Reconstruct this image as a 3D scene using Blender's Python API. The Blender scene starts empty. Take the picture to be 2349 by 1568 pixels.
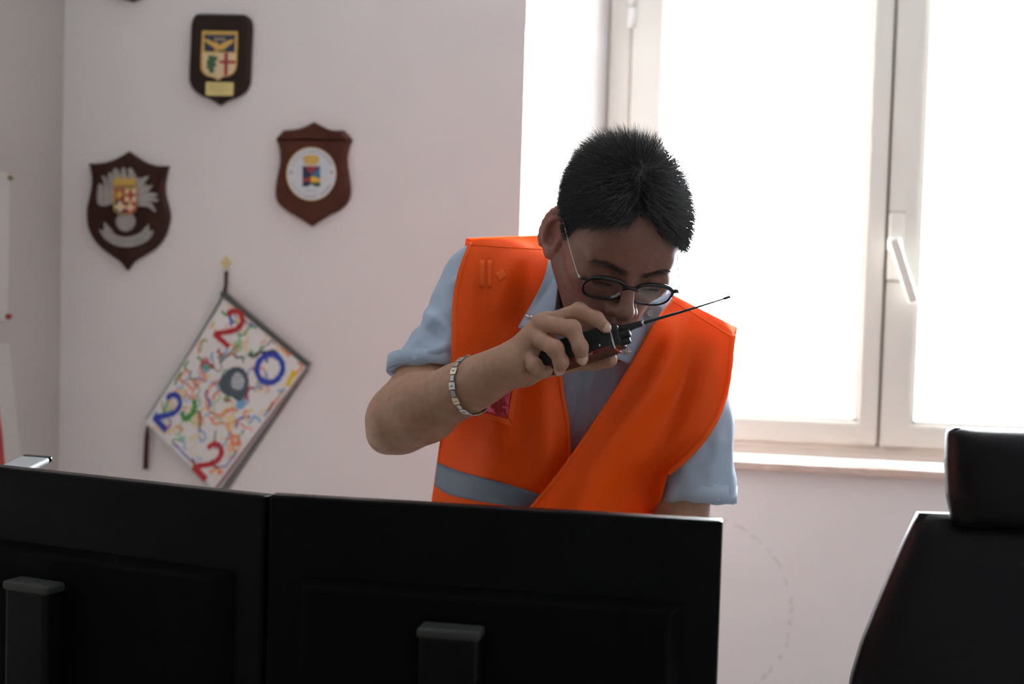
import bpy, bmesh, math, random
import numpy as np
from mathutils import Vector, Matrix

random.seed(7)
rng = np.random.default_rng(7)
S = bpy.context.scene
COL = S.collection

# ------------------------------------------------------------------ camera
W, H = 2349.0, 1568.0
LENS, SENSOR = 50.0, 36.0
FPX = LENS / SENSOR * W
CAM = np.array([0.0, 0.0, 1.40])
YAW, PITCH, ROLL = math.radians(10.0), math.radians(2.8), math.radians(1.66)
_f = np.array([-math.sin(YAW) * math.cos(PITCH), math.cos(YAW) * math.cos(PITCH), -math.sin(PITCH)])
_r0 = np.cross(_f, [0, 0, 1.0]); _r0 /= np.linalg.norm(_r0)
_u0 = np.cross(_r0, _f)
CF = _f
CR = math.cos(ROLL) * _r0 + math.sin(ROLL) * _u0
CU = math.cos(ROLL) * _u0 - math.sin(ROLL) * _r0

cam_data = bpy.data.cameras.new('camera')
cam_data.lens = LENS; cam_data.sensor_width = SENSOR; cam_data.clip_start = 0.05; cam_data.clip_end = 200
cam_data.dof.use_dof = True
cam_data.dof.focus_distance = 1.80
cam_data.dof.aperture_fstop = 4.0
cam_data.dof.aperture_blades = 9
cam = bpy.data.objects.new('camera', cam_data); COL.objects.link(cam)
cam.matrix_world = Matrix(((CR[0], CU[0], -CF[0], CAM[0]), (CR[1], CU[1], -CF[1], CAM[1]),
                           (CR[2], CU[2], -CF[2], CAM[2]), (0, 0, 0, 1)))
S.camera = cam

# ------------------------------------------------------------------ world, light, exposure
world = bpy.data.worlds.new('overcast_sky'); S.world = world
world.use_nodes = True
bg = world.node_tree.nodes['Background']
bg.inputs[0].default_value = (0.89, 0.955, 1.0, 1); bg.inputs[1].default_value = 62.0
sun_d = bpy.data.lights.new('sun', 'SUN'); sun_d.energy = 90.0; sun_d.angle = math.radians(0.6); sun_d.color = (1.0, 0.99, 0.975)
sun = bpy.data.objects.new('sun', sun_d); COL.objects.link(sun)
sun.rotation_euler = Vector((-0.70, -0.45, -0.42)).to_track_quat('-Z', 'Y').to_euler()
S.view_settings.view_transform = 'Standard'
S.view_settings.look = 'None'
S.view_settings.exposure = 0.0
S.view_settings.gamma = 1.0
S.view_settings.use_curve_mapping = False
S.cycles.use_denoising = True
S.cycles.max_bounces = 12; S.cycles.diffuse_bounces = 8; S.cycles.glossy_bounces = 4
S.cycles.transmission_bounces = 6; S.cycles.transparent_max_bounces = 16
S.cycles.caustics_reflective = False; S.cycles.caustics_refractive = False
S.cycles.sample_clamp_indirect = 8.0

def portal(name, loc, rot, sx, sy):
    l = bpy.data.lights.new(name, 'AREA'); l.shape = 'RECTANGLE'; l.size = sx; l.size_y = sy
    l.cycles.is_portal = True
    o = bpy.data.objects.new(name, l); o.location = loc; o.rotation_euler = rot; COL.objects.link(o)
    return o

# ------------------------------------------------------------------ helpers
def P(px, py, d):
    return CAM + d * (CF + (px - W / 2) / FPX * CR + (H / 2 - py) / FPX * CU)
def ray(px, py):
    return CF + (px - W / 2) / FPX * CR + (H / 2 - py) / FPX * CU
def onY(px, py, Y):
    r = ray(px, py); return CAM + r * ((Y - CAM[1]) / r[1])
def onX(px, py, X):
    r = ray(px, py); return CAM + r * ((X - CAM[0]) / r[0])
def project(p):
    v = np.asarray(p) - CAM; d = v @ CF
    return W / 2 + FPX * (v @ CR) / d, H / 2 - FPX * (v @ CU) / d, d

MATS = {}
def mat(name, col, rough=0.6, metal=0.0, noise=None, bump=0.0, bscale=40.0, spec=0.5, **kw):
    """principled material; noise=(scale, amount) varies the colour, bump adds fine relief"""
    if name in MATS: return MATS[name]
    m = bpy.data.materials.new(name); m.use_nodes = True
    nt = m.node_tree; b = nt.nodes['Principled BSDF']
    b.inputs['Base Color'].default_value = (*col, 1)
    b.inputs['Roughness'].default_value = rough
    b.inputs['Metallic'].default_value = metal
    b.inputs['Specular IOR Level'].default_value = spec
    for k, v in kw.items():
        b.inputs[k.replace('_', ' ')].default_value = v
    tc = nt.nodes.new('ShaderNodeTexCoord')
    if noise:
        n = nt.nodes.new('ShaderNodeTexNoise'); n.inputs['Scale'].default_value = noise[0]; n.inputs['Detail'].default_value = 5
        nt.links.new(tc.outputs['Object'], n.inputs['Vector'])
        mx = nt.nodes.new('ShaderNodeMix'); mx.data_type = 'RGBA'
        a = noise[1]
        mx.inputs[6].default_value = (*[c * (1 - a) for c in col], 1)
        mx.inputs[7].default_value = (*[min(1, c * (1 + a)) for c in col], 1)
        nt.links.new(n.outputs['Fac'], mx.inputs[0]); nt.links.new(mx.outputs[2], b.inputs['Base Color'])
    if bump:
        n2 = nt.nodes.new('ShaderNodeTexNoise'); n2.inputs['Scale'].default_value = bscale; n2.inputs['Detail'].default_value = 4
        nt.links.new(tc.outputs['Object'], n2.inputs['Vector'])
        bp = nt.nodes.new('ShaderNodeBump'); bp.inputs['Strength'].default_value = bump; bp.inputs['Distance'].default_value = 0.002
        nt.links.new(n2.outputs['Fac'], bp.inputs['Height']); nt.links.new(bp.outputs[0], b.inputs['Normal'])
    MATS[name] = m
    return m

def tag(o, label=None, cat=None, group=None, kind=None):
    if label: o['label'] = label
    if cat: o['category'] = cat
    if group: o['group'] = group
    if kind: o['kind'] = kind
    return o
def empty(name, loc):
    o = bpy.data.objects.new(name, None); o.location = loc; o.empty_display_size = 0.05; COL.objects.link(o); return o
def link(name, me, m, parent=None, smooth=False):
    """links a mesh whose vertices are in world space; under a parent it keeps its place"""
    o = bpy.data.objects.new(name, me); COL.objects.link(o)
    if m is not None and len(me.materials) == 0: me.materials.append(m)
    if smooth:
        me.shade_smooth()
    if parent is not None:
        o.parent = parent
        bpy_loc = world_loc(parent)
        o.matrix_parent_inverse = Matrix.Translation(-bpy_loc)
    return o
def world_loc(o):
    # every root is an unrotated Empty or a mesh at the origin, so its place is just its location
    v = Vector((0, 0, 0))
    while o is not None:
        v += o.location + (o.matrix_parent_inverse.translation if o.parent else Vector((0, 0, 0)))
        o = o.parent
    return v
def pymesh(name, v, f):
    me = bpy.data.meshes.new(name); me.from_pydata([tuple(map(float, q)) for q in v], [], [tuple(map(int, q)) for q in f]); me.update(); return me
def npmesh(name, v, quads):
    me = bpy.data.meshes.new(name)
    v = np.asarray(v, np.float32); quads = np.asarray(quads, np.int32); k = quads.shape[1]
    me.vertices.add(len(v)); me.vertices.foreach_set('co', v.ravel())
    me.loops.add(quads.size); me.loops.foreach_set('vertex_index', quads.ravel())
    me.polygons.add(len(quads)); me.polygons.foreach_set('loop_start', np.arange(len(quads), dtype=np.int32) * k)
    me.update(calc_edges=True); me.validate()
    return me
def bmo(name, bm, m, parent=None, smooth=False):
    me = bpy.data.meshes.new(name); bm.normal_update(); bm.to_mesh(me); bm.free()
    return link(name, me, m, parent, smooth)
def box(name, x0, x1, y0, y1, z0, z1, m, parent=None, bev=0.0, seg=2):
    bm = bmesh.new(); bmesh.ops.create_cube(bm, size=1)
    for v in bm.verts:
        v.co = Vector(((x0 + x1) / 2 + v.co.x * (x1 - x0), (y0 + y1) / 2 + v.co.y * (y1 - y0), (z0 + z1) / 2 + v.co.z * (z1 - z0)))
    if bev: bmesh.ops.bevel(bm, geom=bm.edges[:], offset=bev, segments=seg, affect='EDGES', profile=0.5)
    return bmo(name, bm, m, parent)
def obox(name, c, ax, ay, az, m, parent=None, bev=0.0, seg=2, taper=None):
    """box with half-axis vectors ax, ay, az around c"""
    bm = bmesh.new(); bmesh.ops.create_cube(bm, size=2)
    c, ax, ay, az = map(np.asarray, (c, ax, ay, az))
    for v in bm.verts:
        x, y, z = v.co
        k = 1.0 if taper is None else (taper if z > 0 else 1.0)
        v.co = Vector(c + ax * x * k + ay * y * k + az * z)
    bmesh.ops.recalc_face_normals(bm, faces=bm.faces[:])
    if bev: bmesh.ops.bevel(bm, geom=bm.edges[:], offset=bev, segments=seg, affect='EDGES', profile=0.5)
    return bmo(name, bm, m, parent, smooth=False)

def crspline(pts, n=8, closed=False):
    pts = [np.asarray(p, float) for p in pts]; out = []; L = len(pts)
    rngi = range(L if closed else L - 1)
    for i in rngi:
        p0 = pts[(i - 1) % L] if closed or i > 0 else 2 * pts[0] - pts[1]
        p1 = pts[i]; p2 = pts[(i + 1) % L]
        p3 = pts[(i + 2) % L] if closed or i + 2 < L else 2 * pts[-1] - pts[-2]
        for k in range(n):
            t = k / n
            out.append(0.5 * ((2 * p1) + (-p0 + p2) * t + (2 * p0 - 5 * p1 + 4 * p2 - p3) * t * t + (-p0 + 3 * p1 - 3 * p2 + p3) * t ** 3))
    if not closed: out.append(pts[-1])
    return out
def outline(pts, n=5):
    """closed outline; a point (x, y, 1) is a sharp corner"""
    L = len(pts); cor = [i for i in range(L) if len(pts[i]) == 3]
    xy = [np.array(p[:2], float) for p in pts]
    if not cor: return crspline(xy, n, True)
    out = []
    for a, i in enumerate(cor):
        j = cor[(a + 1) % len(cor)]
        seg = [xy[i]]; k = i
        while True:
            k = (k + 1) % L; seg.append(xy[k])
            if k == j: break
        s = crspline(seg, n) if len(seg) > 2 else seg
        out += list(s[:-1])
    return out

def tube(name, pts, rad, m, parent=None, seg=8, closed=False, smooth=True, flat=None):
    pts = [np.asarray(p, float) for p in pts]; n = len(pts)
    rad = [rad] * n if np.isscalar(rad) else rad
    vs, fs = [], []
    up = np.array([0.13, 0.31, 0.94])
    prev = None
    for i in range(n):
        a = pts[(i - 1) % n] if closed or i > 0 else pts[i]; b = pts[(i + 1) % n] if closed or i < n - 1 else pts[i]
        t = b - a; t /= np.linalg.norm(t) + 1e-12
        if prev is None:
            e1 = np.cross(t, up)
            if np.linalg.norm(e1) < 1e-3: e1 = np.cross(t, [1, 0, 0])
        else:
            e1 = prev - t * (prev @ t)
        e1 /= np.linalg.norm(e1); prev = e1; e2 = np.cross(t, e1)
        for k in range(seg):
            an = 2 * math.pi * k / seg
            vs.append(pts[i] + rad[i] * (math.cos(an) * e1 + math.sin(an) * e2 * (flat or 1.0)))
    for i in range(n if closed else n - 1):
        j = (i + 1) % n
        for k in range(seg):
            fs.append((i * seg + k, i * seg + (k + 1) % seg, j * seg + (k + 1) % seg, j * seg + k))
    if not closed:
        fs.append(tuple(range(seg))[::-1]); fs.append(tuple((n - 1) * seg + k for k in range(seg)))
    return link(name, pymesh(name, vs, fs), m, parent, smooth)

def plate(name, pts3, nrm, th, m, parent=None, bev=0.0, dome=0.0):
    """flat polygon of 3-D points pushed out by th along nrm, with a sloped rim of width bev"""
    n = len(pts3); nrm = np.asarray(nrm, float); pts3 = [np.asarray(p, float) for p in pts3]
    c = sum(pts3) / n
    bm = bmesh.new()
    back = [bm.verts.new(p) for p in pts3]
    if bev > 0:
        mid = [bm.verts.new(p + nrm * (th - bev)) for p in pts3]
        ins = []
        for i in range(n):
            a, b = pts3[i - 1], pts3[(i + 1) % n]
            t = b - a; t /= np.linalg.norm(t) + 1e-9
            inn = np.cross(nrm, t)
            ins.append(inn)
        area = sum(np.cross(pts3[i] - c, pts3[(i + 1) % n] - c) @ nrm for i in range(n))
        sg = 1 if area > 0 else -1
        top = [bm.verts.new(pts3[i] + sg * ins[i] * bev * 0.9 + nrm * th) for i in range(n)]
        loops = [back, mid, top]
    else:
        top = [bm.verts.new(p + nrm * th) for p in pts3]; loops = [back, top]
    for a, b in zip(loops, loops[1:]):
        for i in range(n):
            j = (i + 1) % n; bm.faces.new((a[i], a[j], b[j], b[i]))
    bm.faces.new(top); bm.faces.new(back[::-1])
    bmesh.ops.recalc_face_normals(bm, faces=bm.faces[:])
    bmesh.ops.triangulate(bm, faces=[f for f in bm.faces if len(f.verts) > 4], ngon_method='EAR_CLIP')
    return bmo(name, bm, m, parent)

def textmesh(s, size=1.0, ext=0.0):
    cu = bpy.data.curves.new('t', 'FONT'); cu.body = s; cu.size = size; cu.extrude = ext; cu.align_x = 'CENTER'; cu.align_y = 'CENTER'
    cu.resolution_u = 3
    o = bpy.data.objects.new('t', cu); COL.objects.link(o)
    dg = bpy.context.evaluated_depsgraph_get(); dg.update()
    me = bpy.data.meshes.new_from_object(o.evaluated_get(dg))
    bpy.data.objects.remove(o); bpy.data.curves.remove(cu)
    return me
def text(name, s, size, c, ex, ey, m, parent=None, ext=0.0004):
    me = textmesh(s, size, ext); me.name = name
    c, ex, ey = map(np.asarray, (c, ex, ey)); ez = np.cross(ex, ey)
    for v in me.vertices: v.co = Vector(c + ex * v.co.x + ey * v.co.y + ez * v.co.z)
    me.materials.clear()
    return link(name, me, m, parent)

# ------------------------------------------------------------------ room
DW = 3.15                     # main face of the far wall
XL, XR, YB, ZC = -1.65, 2.7, -2.3, 3.15
YN, YF = 3.40, 3.48           # parapet face and window frame face
YO = 4.05                     # outer face of the far wall
XA = float(onY(1201, 300, DW)[0]); XB = float(onY(1392, 300, YF)[0])
XM = float(onY(2043, 300, YF)[0])            # meeting line of the two sashes
XC = 2 * XM - XB; XD = XC + (XB - XA)        # right jamb mirrors the left one
ZS = float(onY(1900, 1066, YN - 0.015)[2])   # sill top
ZT = 2.78

def wallmat():
    m = bpy.data.materials.new('wall_paint'); m.use_nodes = True; nt = m.node_tree; b = nt.nodes['Principled BSDF']
    b.inputs['Roughness'].default_value = 0.75; b.inputs['Specular IOR Level'].default_value = 0.25
    tc = nt.nodes.new('ShaderNodeTexCoord')
    n = nt.nodes.new('ShaderNodeTexNoise'); n.inputs['Scale'].default_value = 2.2; n.inputs['Detail'].default_value = 6
    nt.links.new(tc.outputs['Object'], n.inputs['Vector'])
    mx = nt.nodes.new('ShaderNodeMix'); mx.data_type = 'RGBA'
    mx.inputs[6].default_value = (0.775, 0.755, 0.76, 1); mx.inputs[7].default_value = (0.81, 0.79, 0.795, 1)
    nt.links.new(n.outputs['Fac'], mx.inputs[0])
    # scuffs left on the parapet by a chair back: a broken arc of small grey marks
    cx, cz, R = SCUFF
    sep = nt.nodes.new('ShaderNodeSeparateXYZ'); nt.links.new(tc.outputs['Object'], sep.inputs[0])
    def math_(op, a, b_=None, c_=None):
        k = nt.nodes.new('ShaderNodeMath'); k.operation = op
        for i, v in enumerate((a, b_, c_)):
            if v is None: continue
            if isinstance(v, (int, float)): k.inputs[i].default_value = v
            else: nt.links.new(v, k.inputs[i])
        return k.outputs[0]
    dx = math_('SUBTRACT', sep.outputs[0], cx); dz = math_('SUBTRACT', sep.outputs[2], cz)
    rr = math_('SQRT', math_('ADD', math_('MULTIPLY', dx, dx), math_('MULTIPLY', dz, dz)))
    n3 = nt.nodes.new('ShaderNodeTexNoise'); n3.inputs['Scale'].default_value = 55; nt.links.new(tc.outputs['Object'], n3.inputs['Vector'])
    dist = math_('ABSOLUTE', math_('ADD', math_('SUBTRACT', rr, R), math_('MULTIPLY', math_('SUBTRACT', n3.outputs['Fac'], 0.5), 0.016)))
    band = math_('LESS_THAN', dist, 0.0032)
    ang = math_('MULTIPLY', math_('GREATER_THAN', dx, 0.01), math_('GREATER_THAN', sep.outputs[1], YN - 0.01))
    n4 = nt.nodes.new('ShaderNodeTexNoise'); n4.inputs['Scale'].default_value = 60; n4.inputs['Detail'].default_value = 3; nt.links.new(tc.outputs['Object'], n4.inputs['Vector'])
    brk = math_('GREATER_THAN', n4.outputs['Fac'], 0.52)
    fac = math_('MULTIPLY', math_('MULTIPLY', band, ang), math_('MULTIPLY', brk, 0.34))
    mx2 = nt.nodes.new('ShaderNodeMix'); mx2.data_type = 'RGBA'; mx2.inputs[7].default_value = (0.42, 0.40, 0.37, 1)
    nt.links.new(fac, mx2.inputs[0]); nt.links.new(mx.outputs[2], mx2.inputs[6]); nt.links.new(mx2.outputs[2], b.inputs['Base Color'])
    n2 = nt.nodes.new('ShaderNodeTexNoise'); n2.inputs['Scale'].default_value = 160; nt.links.new(tc.outputs['Object'], n2.inputs['Vector'])
    bp = nt.nodes.new('ShaderNodeBump'); bp.inputs['Strength'].default_value = 0.12; bp.inputs['Distance'].default_value = 0.002
    nt.links.new(n2.outputs['Fac'], bp.inputs['Height']); nt.links.new(bp.outputs[0], b.inputs['Normal'])
    return m
_s0, _s1, _s2 = onY(1690, 1205, YN), onY(1776, 1280, YN), onY(1815, 1395, YN)
def circ(a, b, c):
    ax, ay, bx, by, cx, cy = a[0], a[2], b[0], b[2], c[0], c[2]
    d = 2 * (ax * (by - cy) + bx * (cy - ay) + cx * (ay - by))
    ux = ((ax**2 + ay**2) * (by - cy) + (bx**2 + by**2) * (cy - ay) + (cx**2 + cy**2) * (ay - by)) / d
    uy = ((ax**2 + ay**2) * (cx - bx) + (bx**2 + by**2) * (ax - cx) + (cx**2 + cy**2) * (bx - ax)) / d
    return ux, uy, math.hypot(ax - ux, ay - uy)
SCUFF = circ(_s0, _s1, _s2)
M_wall = wallmat()
M_ceil = mat('ceiling_paint', (0.66, 0.65, 0.64), 0.85)
M_floor = mat('floor_tile', (0.30, 0.29, 0.28), 0.45, noise=(6, 0.15))
M_frame = mat('ivory_lacquer', (0.74, 0.725, 0.68), 0.35, noise=(5, 0.02))
M_gap = mat('gasket_rubber', (0.16, 0.13, 0.11), 0.7)
M_white = mat('white_enamel', (0.82, 0.82, 0.8), 0.3)
M_marble = mat('sill_marble', (0.58, 0.46, 0.40), 0.35, noise=(30, 0.28), bump=0.3, bscale=60)

def prism(bm, plan, z0, z1):
    lo = [bm.verts.new((x, y, z0)) for x, y in plan]; hi = [bm.verts.new((x, y, z1)) for x, y in plan]
    n = len(plan)
    for i in range(n): bm.faces.new((lo[i], lo[(i + 1) % n], hi[(i + 1) % n], hi[i]))
    bm.faces.new(lo[::-1]); bm.faces.new(hi)
bm = bmesh.new()
prism(bm, [(XL, DW), (XA, DW), (XB, YF + 0.02), (XB, YO), (XL, YO)], 0, ZC)
prism(bm, [(XR, DW), (XR, YO), (XC, YO), (XC, YF + 0.02), (XD, DW)], 0, ZC)
prism(bm, [(XB, YN), (XC, YN), (XC, YO), (XB, YO)], 0, ZS - 0.022)
prism(bm, [(XB, YN), (XC, YN), (XC, YO), (XB, YO)], ZT, ZC)
bmesh.ops.recalc_face_normals(bm, faces=bm.faces[:])
tag(bmo('wall_back', bm, M_wall), kind='structure')
M_wall2 = mat('falloff_grey_wall', (0.44, 0.42, 0.405), 0.8, noise=(2.0, 0.04), bump=0.1, bscale=160, spec=0.2)  # greyer left wall, darkened in colour for light fading from the window
M_wall3 = mat('rear_wall_paint', (0.40, 0.39, 0.38), 0.8, noise=(2.0, 0.04), spec=0.2)
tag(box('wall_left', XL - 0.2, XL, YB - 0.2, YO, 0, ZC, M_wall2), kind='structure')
tag(box('wall_right', XR, XR + 0.3, YB - 0.2, YO, 0, ZC, M_wall), kind='structure')
tag(box('wall_front', XL - 0.2, XR + 0.3, YB - 0.2, YB, 0, ZC, M_wall3), kind='structure')
tag(box('floor', XL - 0.2, XR + 0.3, YB - 0.2, YO, -0.1, 0, M_floor), kind='structure')
tag(box('ceiling', XL - 0.2, XR + 0.3, YB - 0.2, YO, ZC, ZC + 0.1, M_ceil), kind='structure')
tag(box('baseboard_back', XL, XA - 0.01, DW - 0.012, DW, 0, 0.07, M_white), kind='structure')
portal('portal_back', ((XB + XC) / 2, YO - 0.02, (ZS + ZT) / 2), (math.radians(-90), 0, 0), XC - XB, ZT - ZS)

def glassmat(name, tint=(1, 1, 1), gloss=0.06, rough=0.0):
    m = bpy.data.materials.new(name); m.use_nodes = True; nt = m.node_tree; nt.nodes.clear()
    out = nt.nodes.new('ShaderNodeOutputMaterial'); t = nt.nodes.new('ShaderNodeBsdfTransparent'); g = nt.nodes.new('ShaderNodeBsdfGlossy')
    t.inputs[0].default_value = (*tint, 1); g.inputs['Roughness'].default_value = rough
    mx = nt.nodes.new('ShaderNodeMixShader'); mx.inputs[0].default_value = gloss
    nt.links.new(t.outputs[0], mx.inputs[1]); nt.links.new(g.outputs[0], mx.inputs[2])
    nt.links.new(mx.outputs[0], out.inputs[0])
    return m
M_glass = glassmat('window_glass', (0.97, 0.98, 0.98))

def member(bm, x0, x1, y0, y1, z0, z1, bev=0.004):
    r = bmesh.ops.create_cube(bm, size=1); vs = r['verts']
    for v in vs:
        v.co = Vector(((x0 + x1) / 2 + v.co.x * (x1 - x0), (y0 + y1) / 2 + v.co.y * (y1 - y0), (z0 + z1) / 2 + v.co.z * (z1 - z0)))
    es = list({e for v in vs for e in v.link_edges})
    bmesh.ops.bevel(bm, geom=es, offset=bev, segments=2, affect='EDGES')
def window(name, XB, XC, XM, x_st, x_r1, x_l2, x_s2, zb, zgl, zt, YF, label):
    """x_st: hinge line, x_r1: right edge of the first pane, x_l2: left edge of the second pane, x_s2: left edge of the first pane"""
    root = empty(name, ((XB + XC) / 2, YF, zb)); tag(root, label, 'window', kind='structure')
    fw = x_st - XB
    bm = bmesh.new()
    member(bm, XB, XB + fw, YF, YF + 0.07, zb, zt); member(bm, XC - fw, XC, YF, YF + 0.07, zb, zt)
    member(bm, XB, XC, YF, YF + 0.07, zb, zb + 0.022); member(bm, XB, XC, YF, YF + 0.07, zt - 0.05, zt)
    member(bm, XB, XC, YF + 0.002, YF + 0.05, zb + 0.018, zb + 0.034)
    fr = bmo('window_frame', bm, M_frame, root)
    bm = bmesh.new()
    member(bm, XM - 0.006, XM + 0.006, YF + 0.004, YF + 0.05, zb + 0.03, zt - 0.04)
    member(bm, XB + fw - 0.004, XB + fw + 0.004, YF + 0.006, YF + 0.05, zb + 0.03, zt - 0.04)
    bmo('gasket', bm, M_gap, root)
    out = []
    for k, (a, b, ga, gb) in enumerate(((x_st + 0.003, XM - 0.003, x_s2, x_r1), (XM + 0.003, 2 * XM - x_st - 0.003, x_l2, 2 * XM - x_s2))):
        z0, z1 = zb + 0.036, zt - 0.045; y0, y1 = YF - 0.016, YF + 0.045
        bm = bmesh.new()
        member(bm, a, ga, y0, y1, z0, z1); member(bm, gb, b, y0, y1, z0, z1)
        member(bm, a + 0.01, b - 0.01, y0 + 0.001, y1, z0, zgl); member(bm, a + 0.01, b - 0.01, y0 + 0.001, y1, z1 - 0.075, z1)
        sh = bmo('sash', bm, M_frame, root)
        # glazing bead
        bm = bmesh.new(); w = 0.010
        for q in ((ga - 0.002, ga + w, zgl, z1 - 0.075), (gb - w, gb + 0.002, zgl, z1 - 0.075), (ga, gb, zgl - 0.002, zgl + w), (ga, gb, z1 - 0.075 - w, z1 - 0.075)):
            member(bm, q[0], q[1], y0 + 0.012, y1 - 0.02, q[2], q[3], 0.002)
        bmo('glazing_bead', bm, M_frame, sh)
        box('pane', ga, gb, YF + 0.014, YF + 0.018, zgl, z1 - 0.07, M_glass, sh)
        out.append(sh)
    return root, fr, out
x_st = float(onY(1451, 20, YF)[0]); x_s2 = float(onY(1523, 150, YF)[0]); x_r1 = float(onY(1990, 400, YF)[0]); x_l2 = float(onY(2112, 400, YF)[0])
zgl = float(onY(1900, 964, YF)[2])
win, wfr, sashes = window('window_1', XB, XC, XM, x_st, x_r1, x_l2, x_s2, ZS + 0.004, zgl, ZT, YF,
                          'ivory two-sash window blown out by daylight behind the man')
# hinges on the left jamb
for zc in (float(onY(1450, 18, YF)[2]), ZS + 0.22):
    hp = np.array([x_st, YF - 0.018, zc])
    for k in (-1, 1):
        tube('hinge', [hp + [0, 0, k * 0.002], hp + [0, 0, k * 0.052]], 0.0085, M_white, wfr, 10)
# handle of the right sash: back plate, neck, lever
hl0, hl1 = onY(2037, 487, YF - 0.017), onY(2072, 643, YF - 0.017)
hx0, hx1, hz0, hz1 = float(hl0[0]), float(onY(2072, 565, YF - 0.017)[0]), float(hl1[2]), float(hl0[2])
hx0 = float(onY(2037, 565, YF - 0.017)[0])
hd = box('handle_plate', hx0, hx1, YF - 0.028, YF - 0.015, hz0, hz1, M_frame, sashes[1], 0.003)
box('plate_gasket', hx0 - 0.001, hx1 + 0.001, YF - 0.018, YF - 0.0155, hz0 - 0.003, hz1 + 0.003, M_gap, sashes[1])
a = onY(2052, 560, YF - 0.05); b_ = onY(2094, 688, YF - 0.062)
obox('handle_neck', np.array([a[0], YF - 0.045, a[2]]), np.array([0.014, 0, 0]), np.array([0, 0.02, 0]), np.array([0, 0, 0.014]), M_white, sashes[1], 0.004)
d = b_ - np.array([a[0], YF - 0.062, a[2]]); d[1] = 0; ln = np.linalg.norm(d); d /= ln; pv = np.array([-d[2], 0, d[0]])
obox('handle_lever', np.array([a[0], YF - 0.062, a[2]]) + d * (ln / 2 - 0.004), pv * 0.0115, np.array([0, 0.009, 0]), d * (ln / 2 + 0.01), M_frame, sashes[1], 0.003)

sill = box('window_sill', XB - 0.03, XC + 0.03, YN - 0.018, YO + 0.03, ZS - 0.022, ZS, M_marble, None, 0.003)
tag(sill, 'pinkish marble window sill under the ivory window', 'sill', kind='structure')

# ------------------------------------------------------------------ plaques on the far wall
M_walnut = mat('dark_walnut', (0.040, 0.014, 0.009), 0.5, noise=(18, 0.35), bump=0.1, bscale=90, spec=0.2)
M_mahog = mat('red_mahogany', (0.075, 0.022, 0.012), 0.5, noise=(18, 0.35), bump=0.1, bscale=90, spec=0.2)
M_umber = mat('umber_walnut', (0.026, 0.014, 0.011), 0.5, noise=(18, 0.3), bump=0.1, bscale=90, spec=0.2)
M_pewter = mat('pewter', (0.36, 0.34, 0.32), 0.5, 0.4, noise=(60, 0.25))
M_gold = mat('gilt_metal', (0.62, 0.40, 0.10), 0.4, 0.5, noise=(60, 0.2))
M_brass = mat('pale_brass', (0.70, 0.58, 0.24), 0.4, 0.35, noise=(40, 0.1))
M_cream = mat('cream_enamel', (0.72, 0.56, 0.34), 0.4)
M_navy = mat('navy_enamel', (0.012, 0.022, 0.07), 0.35)
M_red = mat('red_enamel', (0.32, 0.03, 0.03), 0.4)
M_green = mat('green_enamel', (0.04, 0.12, 0.05), 0.5)
M_blue = mat('sky_enamel', (0.03, 0.16, 0.32), 0.4)
M_yel = mat('yellow_enamel', (0.75, 0.42, 0.03), 0.4)
M_disc = mat('white_disc', (0.62, 0.65, 0.70), 0.4)
M_ink = mat('faded_ink', (0.22, 0.24, 0.25), 0.6)
NW = np.array([0, -1.0, 0])
def zt_(sc, ox, oy): return lambda pts: [(ox + p[0] / sc, oy + p[1] / sc) + tuple(p[2:]) for p in pts]
def wp(name, pts, y0, th, m, parent, bev=0.0, n=5, X=None):
    o = outline(pts, n); return plate(name, [onY(p[0], p[1], DW - y0) for p in o], NW, th, m, parent, bev)
def cpts(cx, cy, rx, ry=None, n=28): return [(cx + rx * math.cos(2 * math.pi * k / n), cy + (ry or rx) * math.sin(2 * math.pi * k / n)) for k in range(n)]
def wline(name, pts, wd, y0, th, m, parent):
    """a flat ribbon of pixel width wd along pts, on the wall plane"""
    pts = [np.array(p, float) for p in pts]; n = len(pts); L = []; R = []
    for i in range(n):
        t = pts[min(n - 1, i + 1)] - pts[max(0, i - 1)]; t /= np.linalg.norm(t) + 1e-9
        q = np.array([-t[1], t[0]]); w = wd[i] if not np.isscalar(wd) else wd
        L.append(pts[i] + q * w / 2); R.append(pts[i] - q * w / 2)
    return plate(name, [onY(p[0], p[1], DW - y0) for p in L + R[::-1]], NW, th, m, parent)

# plaque A: grenade-and-flame crest (left)
ZA = zt_(5.225, 180, 330)
pA = empty('crest_plaque', onY(296, 616, DW)); tag(pA, 'dark walnut shield plaque with pewter flame emblem and small coat of arms', 'plaque', 'wall plaques')
wp('shield_board', ZA([(625,95,1),(540,150),(420,205),(290,235),(155,240,1),(180,350),(185,470),(160,620),(130,760),(125,880),(145,1010),(200,1130),(290,1240),(420,1340),(520,1410),(605,1515,1),(690,1410),(820,1330),(950,1240),(1050,1110),(1100,960),(1110,850),(1090,740),(1060,620),(1050,500),(1070,380),(1095,270,1),(960,265),(830,225),(720,160)]), 0.0, 0.018, M_walnut, pA, 0.007)
Yp = 0.018
wp('flame', ZA([(430,715,1),(330,745),(260,735),(235,680),(240,560),(250,490),(270,475),(300,500),(325,560,1),(310,450),(290,395),(315,385),(350,430),(375,500,1),(365,400),(370,350),(395,345),(425,400,1),(420,330),(450,290),(480,310),(495,360),(520,380,1),(528,300),(548,280),(570,300),(578,380,1),(610,370,1),(605,310),(630,285),(655,310),(690,380),(720,410,1),(790,400),(850,380,1),(830,430),(790,470,1),(850,500),(895,490,1),(870,540),(830,580,1),(900,585),(955,600,1),(940,630),(880,640,1),(940,650),(970,680,1),(930,700),(880,690),(910,750),(935,805,1),(920,820,1),(860,770),(780,750),(690,750,1)]), Yp, 0.006, M_pewter, pA, 0.0, 4)
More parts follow.
